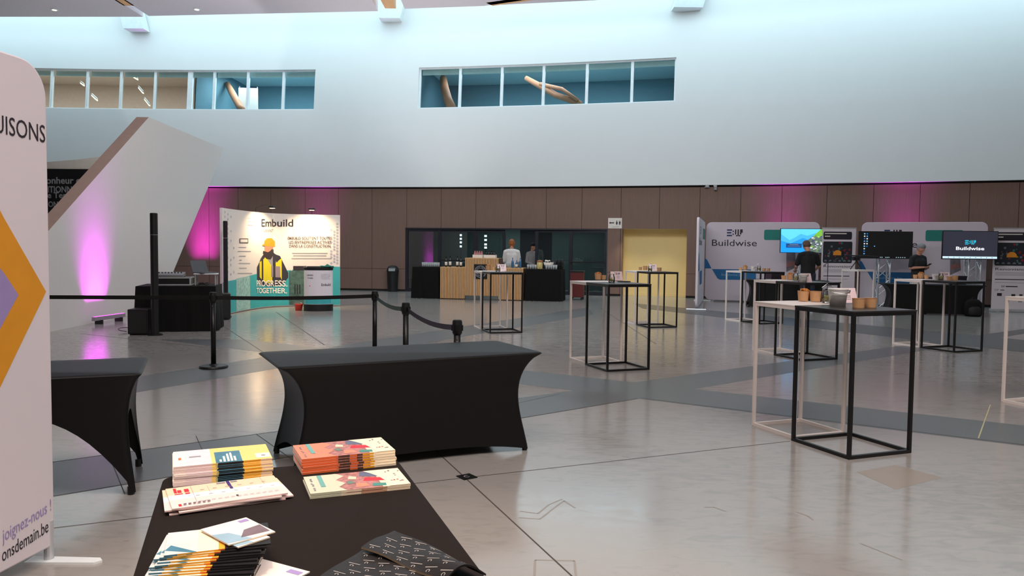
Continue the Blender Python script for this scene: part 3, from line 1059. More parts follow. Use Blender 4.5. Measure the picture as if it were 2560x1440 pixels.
kraft(2008, 752, 'larger kraft cup heaped with pretzels on the nearest white bar table', 'pretzel')
kraft(2038, 753, 'kraft cup beside the pretzel cup on the nearest white bar table', 'cup')
jar(2067, 757, 'glass jar with dry leaves left of the zinc bucket')
bucket(2094, 764, 'zinc bucket on the nearest black bar table', k=1.1)
card(2119, 757, 'pale pink tent card behind the zinc bucket', .2)
kraft(2146, 769, 'left one of two kraft bowls on the nearest black bar table', 'bowl')
kraft(2176, 768, 'right one of two kraft bowls on the nearest black bar table', 'bowl')
kraft(1495, 699, 'kraft cup heaped with pretzels on the central white bar table', 'pretzel')
kraft(1509, 699, 'smaller kraft cup beside the pretzels on the central white bar table', 'tiny')
jar(1529, 706, 'glass jar before the tent card on the central black bar table')
card(1543, 701, 'tent card on the central black bar table right of the long black table')
kraft(1220, 675, 'kraft cup with pretzels on the bar table before the slatted bar', 'pretzel')
kraft(1233, 676, 'small kraft cup on the bar table before the slatted bar', 'tiny')
jar(1245, 679, 'glass jar on the bar table before the slatted bar')
card(1255, 677, 'tent card on the bar table before the slatted bar')
kraft(1601, 675, 'kraft cup on the bar table before the yellow alcove', 'tiny')
kraft(1613, 675, 'kraft cup left of the jar before the yellow alcove', 'cup')
jar(1625, 678, 'glass jar on the bar table before the yellow alcove')
card(1633, 676, 'tent card on the bar table before the yellow alcove')
kraft(1648, 678, 'wide kraft bowl on the bar table before the yellow alcove', 'bowl')
kraft(1863, 675, 'kraft cup with pretzels on the bar table before the left backdrop', 'pretzel')
kraft(1851, 676, 'small kraft cup left of the pretzels before the left backdrop', 'tiny')
jar(1897, 677, 'glass jar on the bar table before the left backdrop')
bucket(1883, 677, 'small zinc bucket on the bar table before the left backdrop', k=.8)
kraft(1910, 678, 'left kraft bowl on the bar table before the left backdrop', 'tiny')
kraft(1921, 678, 'right kraft bowl on the bar table before the left backdrop', 'tiny')
kraft(1959, 699, 'kraft cup at the left on the second white bar table', 'tiny')
kraft(1975, 699, 'kraft cup with pretzels on the second white bar table', 'pretzel')
jar(1989, 701, 'glass jar on the second white bar table beside the pretzels')
bucket(2007, 706, 'zinc bucket on the second black bar table', k=.9)
card(2017, 705.5, 'tent card behind the zinc bucket on the second black bar table')
kraft(2288, 696, 'small kraft cup at the left before the man with the phone', 'tiny')
kraft(2302, 696, 'kraft cup with pretzels before the man with the phone', 'pretzel')
kraft(2316, 697, 'kraft cup right of the pretzels before the man with the phone', 'tiny')
bucket(2338, 699, 'small grey bucket on the table before the man with the phone', k=.7)
jar(2352, 700, 'glass jar on the table before the man with the phone')
card(2366, 700, 'tent card behind the jar before the man with the phone')
kraft(2373, 701, 'left kraft bowl on the table before the man with the phone', 'tiny')
kraft(2387, 701, 'right kraft bowl on the table before the man with the phone', 'bowl')
p = G(1560, 705, BT)
o = thing('dark_tray', 'slim dark tray lying before the tent card on the central bar table', 'tray', p, TA)
b = MB(); b.box((0, 0, .006), (.16, .08, .012), M_BKPLAST); b.build('plate', o, bevel=.003)

# ---- belt barrier
def stanchion(p, label, dz=0.0):
    o = thing('barrier_post', label, 'barrier', p, 0, 'belt barrier posts')
    b = MB(); b.lathe([(.17, 0), (.175, .012), (.165, .028), (.06, .034), (.04, .05)], M_BKPLAST, 28); b.build('base', o, smooth=False)
    b = MB(); b.lathe([(.031, .03), (.031, .84 + dz)], M_BKMETAL, 20); b.build('post', o, smooth=True)
    b = MB(); b.lathe([(.034, .82 + dz), (.043, .835 + dz), (.045, .91 + dz), (.041, .945 + dz), (.032, .952 + dz)], M_BKPLAST, 20)
    for k_ in range(4):
        a = k_ * math.pi / 2
        b.box((.045 * math.cos(a),   .045 * math.sin(a), .88 + dz), (.014, .014, .05), M_BKPLAST)
    b.build('belt_head', o)
    b = MB(); b.lathe([(.006, .775 + dz), (.006, .785 + dz)], M_STEEL, 8, (0, -.03, 0)); b.build('rivet', o)
    return o


PS = [Vector((-6.0, 9.5, 0)), G(534, 919), Vector((-1.84, 10.45, 0)), Vector((-1.13, 8.3, 0)), Vector((-.479, 6.85, 0))]
for q, lb in zip(PS, ('black belt barrier post behind the big white banner', 'black belt barrier post with round foot before the pop-up wall', 'farther of the belt barrier posts rising behind the long black table',
                      'middle belt barrier post rising behind the long black table', 'nearest belt barrier post right behind the long black table')):
    stanchion(q, lb, -.045 if q is PS[4] else 0.0)
for k_, sag, lb in ((0, .0, 'straight black barrier belt across the lit fin'), (1, .015, 'black barrier belt across the pop-up wall'), (2, .05, 'sagging black barrier belt between the farther two posts'), (3, .05, 'sagging black barrier belt reaching the nearest post')):
    a, c2_ = PS[k_], PS[k_ + 1]
    d = (c2_ - a).normalized() * .046
    a, c2_ = a + d, c2_ - d
    nn = Vector((-d.y, d.x, 0)).normalized() * .0015
    b = MB(); N = 12
    zt_ = lambda t: .905 - 4 * sag * t * (1 - t) - (.045 * t if k_ == 3 else 0)
    for i in range(N):
        t0, t1 = i / N, (i + 1) / N
        A0, A1 = a.lerp(c2_, t0), a.lerp(c2_, t1)
        b.hexa([A0 - nn + Vector((0, 0, zt_(t0) - .048)), A1 - nn + Vector((0, 0, zt_(t1) - .048)), A1 + nn + Vector((0, 0, zt_(t1) - .048)), A0 + nn + Vector((0, 0, zt_(t0) - .048))],
               [A0 - nn + Vector((0, 0, zt_(t0))), A1 - nn + Vector((0, 0, zt_(t1))), A1 + nn + Vector((0, 0, zt_(t1))), A0 + nn + Vector((0, 0, zt_(t0)))], M_BKMETAL)
    tag(b.build('barrier_belt', merge=True), lb, 'barrier', 'barrier belts')

# ---- big white banner at the left edge
pR = G(130, 1398)
pL = Vector((pR.x - .42, pR.y - 1.75, 0))
# direction from the slant of its top edge
qa = W(60, 163, pR.y - .1)
SB = Surf([(pR.x - .115 * 1.35 - .02, pR.y - 1.35), (pR.x, pR.y)])
o = thing('fabric_banner', 'big white fabric display with ochre arrow at the left picture edge', 'banner')
T = .035
b = MB()
zb_ = SB.inv(127, 1362)[1]
ol = [(0, zb_), (SB.L, zb_)] + [p for p in rrect(0, SB.L, zb_, 2.38, .16, 8) if p[1] > 1.5]
fr_ = [SB.at(u, z, T / 2) for u, z in ol]
bk = [SB.at(u, z, -T / 2) for u, z in ol]
b.hexa(fr_, bk, M_WHITE)
b.build('fabric', o, bevel=.008)
b = MB()
stext(b, SB, 'UISONS', -24, 104, 330, 284, M_INK, .0, T / 2 + .002, ybr=357)
for pts, m_, of in ((((-60, 430), (0, 545), (106, 729), (0, 948), (-60, 1075)), M_YELLOW, .002), (((-70, 600), (0, 683), (36, 737), (0, 803), (-70, 930)), M_LILAC, .003)):
    b.poly([SB.at(*SB.inv(*p), T / 2 + of) for p in pts], m_)
stext(b, SB, 'joignez-nous !', -3, 119, 1355, 1324, M_LILAC, .0, T / 2 + .002, ybr=1275)
stext(b, SB, 'onsdemain.be', -4, 112, 1404, 1371, M_INK, .0, T / 2 + .002, ybr=1328)
b.build('print', o)
b = MB()
b.tube([SB.at(SB.L - .02, .012), SB.at(SB.L - .02, .2)], .022, M_ALU, 14)
b.build('foot_pole', o)
b = MB(); q = SB.at(SB.L - .03, .006)
b.hexa([q + Vector(v) for v in ((-.09, -.04, -.006), (.24, -.03, -.006), (.265, 0, -.006), (.24, .03, -.006), (-.09, .04, -.006))], [q + Vector(v) for v in ((-.09, -.04, .006), (.24, -.03, .005), (.265, 0, .005), (.24, .03, .005), (-.09, .04, .006))], M_FRAME)
b.build('foot_plate', o)

# ---- curved pop-up wall
cv = [G(557, 790), G(572, 786), G(591, 782), G(608, 778.5), G(627, 775), G(655, 770.5), G(685, 767.5), G(730, 765.5), G(790, 765), G(850, 765)]
# smooth and square off the plan curve
SE = Surf([p.xy for p in cv])
HE = 2.35
o = thing('popup_wall', 'curved pop-up exhibition wall with a printed builder in a yellow helmet', 'display')
NU = 48
b = MB()
M_EW = mat('cream_white_print', (228, 220, 214), .55, var=.01)
us = [SE.L * i / NU for i in range(NU + 1)]
for a_, c__ in zip(us, us[1:]):
    lo = [SE.at(a_, .02, .0), SE.at(c__, .02, .0), SE.at(c__, .02, -.05), SE.at(a_, .02, -.05)]
    b.hexa(lo, [Vector((p.x, p.y, HE)) for p in lo], M_EW)
b.build('panel', o, merge=True)
b = MB()
iv = lambda x, y: SE.inv(x, y)


def cpoly(b, pts, m_, off=.004, n_=14):
    """area between a lower and an upper line of the photograph, bent with the wall"""
    lo, up = pts
    L_ = [iv(*p) for p in lo]; U_ = [iv(*p) for p in up]
    def interp(Q, u):
        for p, q in zip(Q, Q[1:]):
            if u <= q[0]:
                return p[1] + (q[1] - p[1]) * max(0, min(1, (u - p[0]) / max(1e-6, q[0] - p[0])))
        return Q[-1][1]
    u0_, u1_ = max(L_[0][0], U_[0][0]), min(L_[-1][0], U_[-1][0])
    for i in range(n_):
        a_, c__ = u0_ + (u1_ - u0_) * i / n_, u0_ + (u1_ - u0_) * (i + 1) / n_
        b.poly([SE.at(a_, max(.03, interp(L_, a_)), off), SE.at(c__, max(.03, interp(L_, c__)), off), SE.at(c__, interp(U_, c__), off), SE.at(a_, interp(U_, a_), off)], m_)


cpoly(b, (((557, 789), (591, 781), (627, 774), (700, 766), (850, 764)), ((557, 706), (590, 699), (640, 685), (700, 678), (760, 672), (800, 665), (850, 667))), M_TEALB, .004, 40)
cpoly(b, (((590, 782), (625, 775)), ((590, 697), (612, 692), (625, 690))), mat('pale_photo_print', (150, 190, 184), .6, var=.4, scale=14), .006, 8)
cpoly(b, (((722, 765), (760, 764)), ((722, 678), (760, 672))), mat('dark_photo_print', (70, 98, 92), .6, var=.5, scale=12), .006, 8)
for x in (736, 742, 748):
    cpoly(b, (((x, 735), (x + 3, 735)), ((x, 708 + (x % 5)), (x + 3, 712))), M_INK, .008, 2)
# printed builder
for lo, up, m_, of in ((((642, 700), (650, 712), (680, 716), (706, 712), (720, 694)), ((642, 668), (655, 640), (672, 628), (700, 640), (720, 682)), mat('dark_jacket_print', (52, 48, 58), .6, var=.3, scale=25), .008),
                       (((648, 692), (664, 708), (680, 706)), ((648, 655), (664, 642), (680, 668)), mat('hi_vis_print', (222, 206, 40), .6), .010),
                       (((688, 664), (704, 700)), ((688, 658), (704, 645)), mat('hi_vis_print', (222, 206, 40), .6), .010),
                       (((668, 664), (680, 672), (690, 660)), ((668, 640), (680, 636), (690, 646)), M_GREYP, .0095),
                       (((661, 632), (672, 646), (682, 630)), ((661, 614), (672, 612), (684, 614)), mat('printed_skin', (206, 138, 110), .6), .011),
                       (((660, 634), (671, 645), (680, 636)), ((660, 628), (671, 631), (681, 620)), mat('printed_beard', (48, 40, 40), .6), .012),
                       (((657, 632), (664, 647), (676, 649), (683, 636)), ((657, 627), (668, 631), (684, 622)), mat('printed_beard', (48, 40, 40), .6), .0118),
                       (((650, 655), (660, 646)), ((650, 648), (660, 634)), mat('dark_jacket_print', (52, 48, 58), .6), .0115),
                       (((682, 646), (694, 656)), ((682, 630), (694, 640)), mat('dark_jacket_print', (52, 48, 58), .6), .0115),
                       (((655, 614), (672, 616), (687, 617)), ((655, 611), (672, 608), (687, 612)), M_YELLOW, .013),
                       (((660, 612), (672, 610), (687, 614)), ((660, 603), (666, 596), (678, 595), (687, 604)), M_YELLOW, .0125),
                       (((677, 692), (700, 694)), ((677, 665), (700, 666)), mat('printed_tablet', (146, 130, 136), .6), .012)):
    cpoly(b, (lo, up), m_, of, 10)


def etext(s_, x0, x1, yb, yt, m_, bold=0.0, off=.012, ybr=None):
    stext(b, SE, s_, x0, x1, yb, yt, m_, bold, off, ybr)


etext('Embuild', 653, 733, 566, 548, M_INK, .012)
etext('VABANT', 653, 683, 580, 573, M_GREYP)
M_INK2 = mat('brown_ink', (96, 84, 84), .7)
etext('EMBUILD SOUTIENT TOUTES', 719, 830, 599, 592, M_INK2, .012)
etext('LES ENTREPRISES ACTIVES', 722, 828, 609, 602, M_INK2, .012)
etext('DANS LA CONSTRUCTION.', 723, 828, 618.5, 611.5, M_INK2, .012)
for x0, x1, y in ((730, 819, 634), (733, 816, 640), (728, 829, 647), (596, 615, 619), (594, 627, 629), (597, 614, 641), (598, 604, 651), (597, 625, 659), (597, 616, 671), (594, 630, 684)):
    cpoly(b, (((x0, y), (x1, y)), ((x0, y - 1.6), (x1, y - 1.6))), M_GREYP, .006, 6)
etext('PROGRESS.', 640, 718, 716, 701, M_PAPER, .02, .016)
etext('TOGETHER.', 640, 717, 733, 720, M_PAPER, .02, .016)
for x0, x1, y0, y1, m_ in ((598, 620, 596, 608, M_INK2), (600, 618, 598.5, 605.5, M_EW), (733, 766, 665, 676, M_INK), (619, 643, 545, 546, M_GREYP), (619, 643, 562, 563, M_GREYP), (620, 643, 553.5, 554.3, M_GREYP), (642, 643, 546, 562, M_GREYP)):
    cpoly(b, (((x0, y1), (x1, y1)), ((x0, y0), (x1, y0))), m_, .008 if m_ is not M_EW else .01, 4)
M_DOT = mat('pale_dot_print', (176, 176, 192), .6)
rn = random.Random(4)
for i in range(4):
    for j in range(14):
        for x0, sgn in ((562, 1), (843, -1)):
            x = x0 + sgn * i * 7.5
            y = 530 + j * 12 + (i % 2) * 6 if sgn > 0 else 560 + j * 7.5 + (i % 2) * 4
            if (sgn > 0 and rn.random() < i * .22) or (sgn < 0 and rn.random() < i * .3) or y > 690:
                continue
            u_, z_ = iv(x, y)
            b.poly([SE.at(u_ + .03 * math.cos(t * 1.05), z_ + .03 * math.sin(t * 1.05), .005) for t in range(6)], M_DOT)
b.build('print', o)
for x, y, lb in ((642, 517, 'left'), (779, 525, 'right')):
    u_, _ = iv(x, y)
    p0 = SE.at(u_, HE, -.025)
    _, nrm_, _ = SE.seg(u_)
    n3 = Vector((nrm_.x, nrm_.y, 0))
    hd = p0 + n3 * .42 + Vector((0, 0, .12))
    lo_ = thing('arm_spotlight', 'black clip-on spotlight reaching over the pop-up wall, %s one of two' % lb, 'lamp', p0, 0, 'pop-up wall spotlights')
    b = MB(); b.tube([(0, 0, 0), Vector((0, 0, .1)), n3 * .2 + Vector((0, 0, .16)), hd - p0], .008, M_BKMETAL, 8); b.build('arm', lo_)
    b = MB(); M_ = Matrix.Translation(hd - p0)
    b.box(hd - p0, (.16, .12, .05), M_BKPLAST, math.atan2(nrm_.x, -nrm_.y)); b.build('lamp_head', lo_, bevel=.01)
    b = MB(); b.box(hd - p0 + Vector((0, 0, -.028)) , (.12, .08, .006), mat('warm_bulb', (255, 226, 170), emit=8), math.atan2(nrm_.x, -nrm_.y)); b.build('bulb', lo_)
    lamp('arm_spot', 'SPOT', hd + Vector((0, 0, -.05)), SE.at(u_, 1.5), 140, (1, .72, .42), angle=140, blend=1, radius=.05)

# ---- promotional counter
pc = G(791, 778)
o = thing('promo_counter', 'small rounded white exhibition counter with black top before the pop-up wall', 'counter', pc + Vector((0, .2, 0)), R(14))
prof = lambda k_, z: [Vector((x * k_, y * k_, z)) for x, y in [(.34 * math.cos(R(t)), -.06 - .17 * math.sin(R(t))) for t in range(0, 181, 12)] + [(-.34, .2), (.34, .2)]]
for nm, z0, z1, k_, m_ in (('plinth', 0, .16, 1, M_BKPLAST), ('front_wrap', .16, .97, .985, M_WHITE), ('counter_top', .97, 1.04, 1.04, M_BKPLAST)):
    b = MB(); lo = prof(k_, z0); hi = prof(k_, z1)
    if nm == 'counter_top':
        lo = prof(.99, z0)
    b.hexa(lo[::-1], hi[::-1], m_); b.build(nm, o, bevel=.004)
b = MB()
SC = Surf([(p.x, p.y) for p in prof(.985, 0)[:16][::-1]])
fz = lambda u, z: SC.at(u, z, .003)
for i in range(16):
    a_, c__ = SC.L * i / 16, SC.L * (i + 1) / 16
    b.poly([fz(a_, .17), fz(c__, .17), fz(c__, .31), fz(a_, .31)], M_TEALB)
Lc = SC.L
text(b, 'Embuild', fz, Lc * .58, Lc * .86, .60, .66, M_INK, .012)
for r_ in range(5):
    for q in range(10):
        if (r_ + q * 3) % 7 == 0: continue
        u_ = Lc * (.58 + .028 * q); z_ = .76 + .028 * r_
        b.poly([fz(u_, z_), fz(u_ + .009, z_), fz(u_ + .009, z_ + .011), fz(u_, z_ + .011)], M_INK)
text(b, 'GRESS.', fz, Lc * .16, Lc * .36, .84, .87, M_INK, .01)
text(b, 'THER.', fz, Lc * .18, Lc * .36, .77, .80, M_INK, .01)
b.poly([fz(Lc * .25 + .012 * math.cos(t), .6 + .012 * math.sin(t)) for t in range(6)], mat('red_print', (190, 40, 50), .6))
b.poly([fz(Lc * .55, .225), fz(Lc * .85, .235), fz(Lc * .85, .25), fz(Lc * .55, .24)], mat('deep_teal_print', (14, 74, 84), .6))
b.build('print', o)
cl = MB(); base = pc + Vector((.22, .14, 1.045))
rn = random.Random(2)
cl.grid(lambda u, v: base + Vector(((u - .5) * .3, (v - .5) * .2, .012 + .05 * max(0, math.sin(u * 9 + v * 5)) * math.sin(u * math.pi) * math.sin(v * math.pi) + .02 * math.sin(v * 12))), 16, 12, mat('green_cloth', (40, 128, 112), .8))
tag(cl.build('crumpled_cloth', smooth=True, solid=.004), 'crumpled teal green cloth on top of the small exhibition counter', 'cloth')
cl = MB(); base = pc + Vector((-.1, .12, 1.041))
cl.box(base + Vector((0, 0, .012)), (.3, .2, .022), mat('dark_leaflet', (60, 58, 60), .6), .3)
tag(cl.build('leaflet_stack', bevel=.003), 'flat dark leaflet stack on the left of the small exhibition counter', 'leaflets')
p = G(749, 777)
o = thing('red_bucket', 'red bucket on the floor left of the small exhibition counter', 'bucket', p + Vector((-.05, .1, 0)))
b = MB(); b.lathe([(.075, 0), (.1, .15), (.105, .155), (.095, .15), (.07, .012)], mat('red_plastic', (214, 58, 44), .4), 20); b.build('body', o, smooth=True)
b = MB(); b.tube([(-.1, 0, .15)] + [(-.1 * math.cos(R(t)), -.03, .15 + .05 * math.sin(R(t))) for t in range(20, 170, 20)] + [(.1, 0, .15)], .005, M_STEEL, 6); b.build('handle', o)

# ---- DJ corner
def draped(name, label, loc, rz, L, D, h, flare=.04, cat='table', m=None, folds=.012):
    o = thing(name, label, cat, loc, rz)
    m = m or M_BLACK
    b = MB(); n_ = 64; V = []
    rows = 8
    def rect(t, hx, hy):
        q = t * 4; k_ = int(q) % 4; f_ = q - int(q)
        c4 = [(-hx, -hy), (hx, -hy), (hx, hy), (-hx, hy)]
        a, c__ = c4[k_], c4[(k_ + 1) % 4]
        return a[0] + (c__[0] - a[0]) * f_, a[1] + (c__[1] - a[1]) * f_
    for j in range(rows + 1):
        t = j / rows; z = h * (1 - t) + .006
        for k_ in range(n_):
            fl = flare * t
            x, y = rect(k_ / n_, L / 2 + fl, D / 2 + fl)
            w_ = folds * t * math.sin(k_ * 1.7 + 1) + folds * .6 * t * math.sin(k_ * .73)
            r_ = math.hypot(x, y)
            V.append((x * (1 + w_ / r_), y * (1 + w_ / r_), z))
    b.add(V, [(j * n_ + k_, (j + 1) * n_ + k_, (j + 1) * n_ + (k_ + 1) % n_, j * n_ + (k_ + 1) % n_) for j in range(rows) for k_ in range(n_)] + [tuple(range(n_))], m)
    b.build('cloth', o)
    b = MB(); b.box((0, 0, h - .025), (L - .06, D - .06, .03), M_GREYP); b.build('tabletop', o)
    for sx in (-1, 1):
        for sy in (-1, 1):
            q = MB(); q.tube([(sx * (L / 2 - .1), sy * (D / 2 - .1), 0), (sx * (L / 2 - .1), sy * (D / 2 - .1), h - .04)], .018, M_STEEL, 8); q.build('leg', o)
    return o


HD = .80
dfr, dfl, dbr = G(482, 716, HD), G(337, 719, HD), G(537, 709, HD)
djl = (dfr - dfl)
draped('draped_table', 'black draped table carrying the music gear beside the lit fin', ((dfl + dbr) / 2).xy.to_3d() + Vector((.02, .1, 0)), R(14), 1.32, .98, HD, .03)
djc = ((dfl + dbr) / 2).xy.to_3d() + Vector((.02, .1, HD + .007))


def at_px(x, y, z):
    return G(x, y, z)


zq = HD + .008
o = thing('equipment_case', 'silver edged flight case on the draped music table', 'case', djc + Vector((-.1, -.05, 0)), R(14))
b = MB(); b.box((0, 0, .075), (.62, .42, .13), M_BKPLAST); b.build('body', o, bevel=.005)
b = MB()
for z in (.012, .138):
    for sy in (-1, 1): b.box((0, sy * .21, z), (.64, .02, .022), M_ALU)
    for sx in (-1, 1): b.box((sx * .31, 0, z), (.02, .44, .022), M_ALU)
for sx in (-1, 1):
    for sy in (-1, 1): b.box((sx * .31, sy * .21, .075), (.026, .026, .14), M_ALU)
b.build('edge_trim', o)
o = thing('mixing_console', 'grey mixing console on top of the silver edged flight case', 'mixer', djc + Vector((-.16, -.07, .152)), R(14))
b = MB(); b.hexa([(-.24, -.17, 0), (.24, -.17, 0), (.24, .17, 0), (-.24, .17, 0)], [(-.24, -.17, .04), (.24, -.17, .04), (.24, .17, .08), (-.24, .17, .08)], mat('grey_console', (120, 120, 124), .5)); b.build('body', o, bevel=.004)
for k_ in range(8):
    b = MB(); b.lathe([(.012, 0), (.01, .022)], M_BKPLAST, 10, (-.19 + .054 * k_, .02, .06)); b.build('knob', o)
o = thing('laptop_stand', 'small white laptop stand beside the mixing console', 'stand', djc + Vector((.44, .08, 0)), R(14))
b = MB(); b.box((0, 0, .205), (.4, .3, .02), M_FRAME); b.build('platform', o, bevel=.003)
for sx in (-1, 1):
    for sy in (-1, 1):
        b = MB(); b.tube([(sx * .17, sy * .12, 0), (sx * .17, sy * .12, .2)], .01, M_ALU); b.build('leg', o)
o = thing('laptop', 'open dark grey laptop on the white stand of the music table', 'laptop', djc + Vector((.42, .08, .217)), R(60))
b = MB(); b.box((0, 0, .009), (.34, .24, .016), mat('grey_laptop', (90, 92, 96), .4, metal=.5)); b.build('keyboard_base', o, bevel=.003)
b = MB(); b.box((0, .165, .12), (.34, .01, .23), mat('grey_laptop', (90, 92, 96), .4), 0, R(-22)); b.build('lid', o, bevel=.003)
o = thing('cable_tangle', 'tangle of thin black cables on the right of the music table', 'cable', djc + Vector((.5, -.26, 0)))
b = MB(); rn = random.Random(9)
for k_ in range(5):
    c0 = Vector((rn.uniform(-.1, .1), rn.uniform(-.1, .1), .01)); r_ = rn.uniform(.05, .1)
    b.tube([c0 + Vector((r_ * math.cos(t * .6), r_ * .6 * math.sin(t * .6), .05 * abs(math.sin(t * .5 + k_)))) for t in range(11)], .005, M_BKPLAST, 6)
b.build('cables', o)['kind'] = 'stuff'
cb = MB(); c0 = G(313, 829)
cb.tube([c0 + Vector((.1 * math.cos(t * .7), .16 * math.sin(t * .7), .012 + .05 * abs(math.sin(t * .4)))) for t in range(9)], .006, M_BKPLAST, 6)
tag(cb.build('cable_loop', smooth=True), 'thin black cable loop on the floor left of the subwoofer', 'cable')


def column_speaker(p, label, hgt, sub, rz, g='column loudspeakers', w=.062):
    o = thing('tower_speaker', label, 'speaker', p, rz, g)
    b = MB(); b.lathe([(w, .03), (w, hgt - .01), (w - .01, hgt)], M_BKPLAST, 20); b.build('column', o, smooth=False)
    b = MB(); b.lathe([(w + .002, hgt * .82), (w + .002, hgt * .825)], M_STEEL, 20); b.build('joint_ring', o)
    b = MB(); b.lathe([(.12, 0), (.12, .015), (.07, .03)], M_BKPLAST, 24); b.build('base', o)
    return o


q1 = G(388, 838)
column_speaker(q1, 'nearer tall black column loudspeaker before the draped music table', 2.07, True, 0)
q2 = G(565, 792)
column_speaker(q2, 'farther tall black column loudspeaker before the pop-up wall', 2.06, True, 0, w=.048)
o = thing('subwoofer', 'black subwoofer box on the floor left of the nearer column loudspeaker', 'speaker', G(357, 838) + Vector((-.1, .16, 0)), R(8))
b = MB(); b.box((0, 0, .23), (.33, .36, .42), M_BKPLAST); b.build('cabinet', o, bevel=.012)
b = MB(); b.box((0, -.184, .23), (.29, .01, .37), mat('black_grille', (24, 24, 25), .7, var=.4, scale=300)); b.build('grille', o)
for sx in (-1, 1):
    b = MB(); b.box((sx * .12, 0, .01), (.04, .3, .02), M_BKPLAST); b.build('foot', o)
o = thing('subwoofer', 'black subwoofer box behind the farther column loudspeaker', 'speaker', G(553, 799) + Vector((-.03, .1, 0)), R(20))
b = MB(); b.box((0, 0, .28), (.36, .4, .52), M_BKPLAST); b.build('cabinet', o, bevel=.012)
b = MB(); b.box((0, -.204, .28), (.31, .01, .46), mat('black_grille', (24, 24, 25), .7)); b.build('grille', o)
for sx in (-1, 1):
    b = MB(); b.box((sx * .12, 0, .01), (.04, .3, .02), M_BKPLAST); b.build('foot', o)


def led_bar(p, label, rz, L=.95):
    o = thing('led_light_bar', label, 'lamp', p, rz, 'magenta light bars')
    b = MB(); b.box((0, 0, .11), (L, .07, .075), mat('grey_housing', (150, 140, 150), .45)); b.build('housing', o, bevel=.006)
    b = MB(); b.box((0, 0, .15), (L - .04, .045, .006), mat('magenta_led', (255, 90, 245), emit=1.6)); b.build('lens_strip', o)
    for sx in (-1, 1):
        b = MB(); b.box((sx * L * .32, 0, .04), (.03, .16, .08), M_BKPLAST); b.build('foot', o)
    return o


MAG = (.88, .04, 1.0)
lp = G(273, 806.5)
tdir = Vector((0.0, 0, 0))
led_bar(lp, 'floor light bar glowing magenta at the foot of the oblique white fin', R(83))
uF, _ = SF.inv(258, 790)
fd = SF.seg(uF)[1]
ftan = Vector((SF.p[1].x - SF.p[0].x, SF.p[1].y - SF.p[0].y, 0)).normalized()


def wash(c_, tan, up_to, e_, L, spread):
    d = bpy.data.lights.new('magenta_wash', 'AREA')
    d.shape, d.size, d.size_y, d.energy, d.color, d.spread = 'RECTANGLE', L, .05, e_, MAG, R(spread)
    o = bpy.data.objects.new('magenta_wash', d); C.objects.link(o)
    z_ = (Vector(c_) - Vector(up_to)).normalized()
    x_ = (tan - z_ * tan.dot(z_)).normalized(); y_ = z_.cross(x_)
    o.matrix_world = Matrix(((x_.x, y_.x, z_.x, c_[0]), (x_.y, y_.y, z_.y, c_[1]), (x_.z, y_.z, z_.z, c_[2]), (0, 0, 0, 1)))


wc = lp + Vector((0, 0, .16))
wash(wc, ftan, wc + Vector((-fd.x * .42, -fd.y * .42, 1.6)), 19, .75, 62)
# purple uplight behind the music table, and behind the booths
for x, y, e_, lb in ((512, 735, 40, 'magenta light bar on the floor behind the draped music table'), (800, 727, 13, 'magenta light bar behind the pop-up wall'),
                     (1955, 745, 16, 'magenta light bar behind the left exhibition backdrop'), (2255, 755, 16, 'magenta light bar behind the right exhibition backdrop')):
    s_ = s_of(x, 650)
    q = wv(s_, 0, -.42)
    d_ = 2 * K2 * s_ + K1
    led_bar(q, lb, math.atan(d_), .9)
    q2 = q + Vector((0, 0, .16))
    t_ = wbase(s_ + .5) - wbase(s_ - .5)
    wash(q2, Vector((t_.x, t_.y, 0)).normalized(), wv(s_, 3.3, -.05), e_, .8, 40)

# ---- waste bin
p = wv(s_of(988, 700), 0, -.3)
o = thing('waste_bin', 'black waste bin with domed top against the wood wall left of the bar', 'bin', p)
b = MB(); b.lathe([(.17, 0), (.2, .66), (.2, .68)], M_BKPLAST, 28); b.build('body', o, smooth=False)
b = MB(); b.lathe([(.21, .68), (.215, .70), (.2, .8), (.15, .87), (.07, .9), (.01, .905)], M_BKPLAST, 28); b.build('dome_lid', o, smooth=True)
b = MB(); b.box((0, -.205, .76), (.22, .02, .1), mat('bin_label', (140, 144, 144), .5), 0, R(-20)); b.build('sticker', o)

# ================================================================== THE BAR
ba, bb = G(1100, 747), G(1308, 752)
bdir = (bb - ba).normalized(); bn = Vector((-bdir.y, bdir.x, 0))
BRZ = math.atan2(bdir.y, bdir.x)
SBAR = Surf([(ba - bdir * 4).xy, (bb + bdir * 4).xy])


def bu(x, y=700):
    return SBAR.inv(x, y)[0]


def bp(x, dep, z=0.0):
    """front column of the photograph, depth behind the bar front"""
    q = SBAR.at(bu(x), z)
    # keep the same column of the picture when going back
    d = ray(x, 650); t = dep / (bn.x * d.x + bn.y * d.y)
    return Vector((q.x + d.x * t, q.y + d.y * t, z))


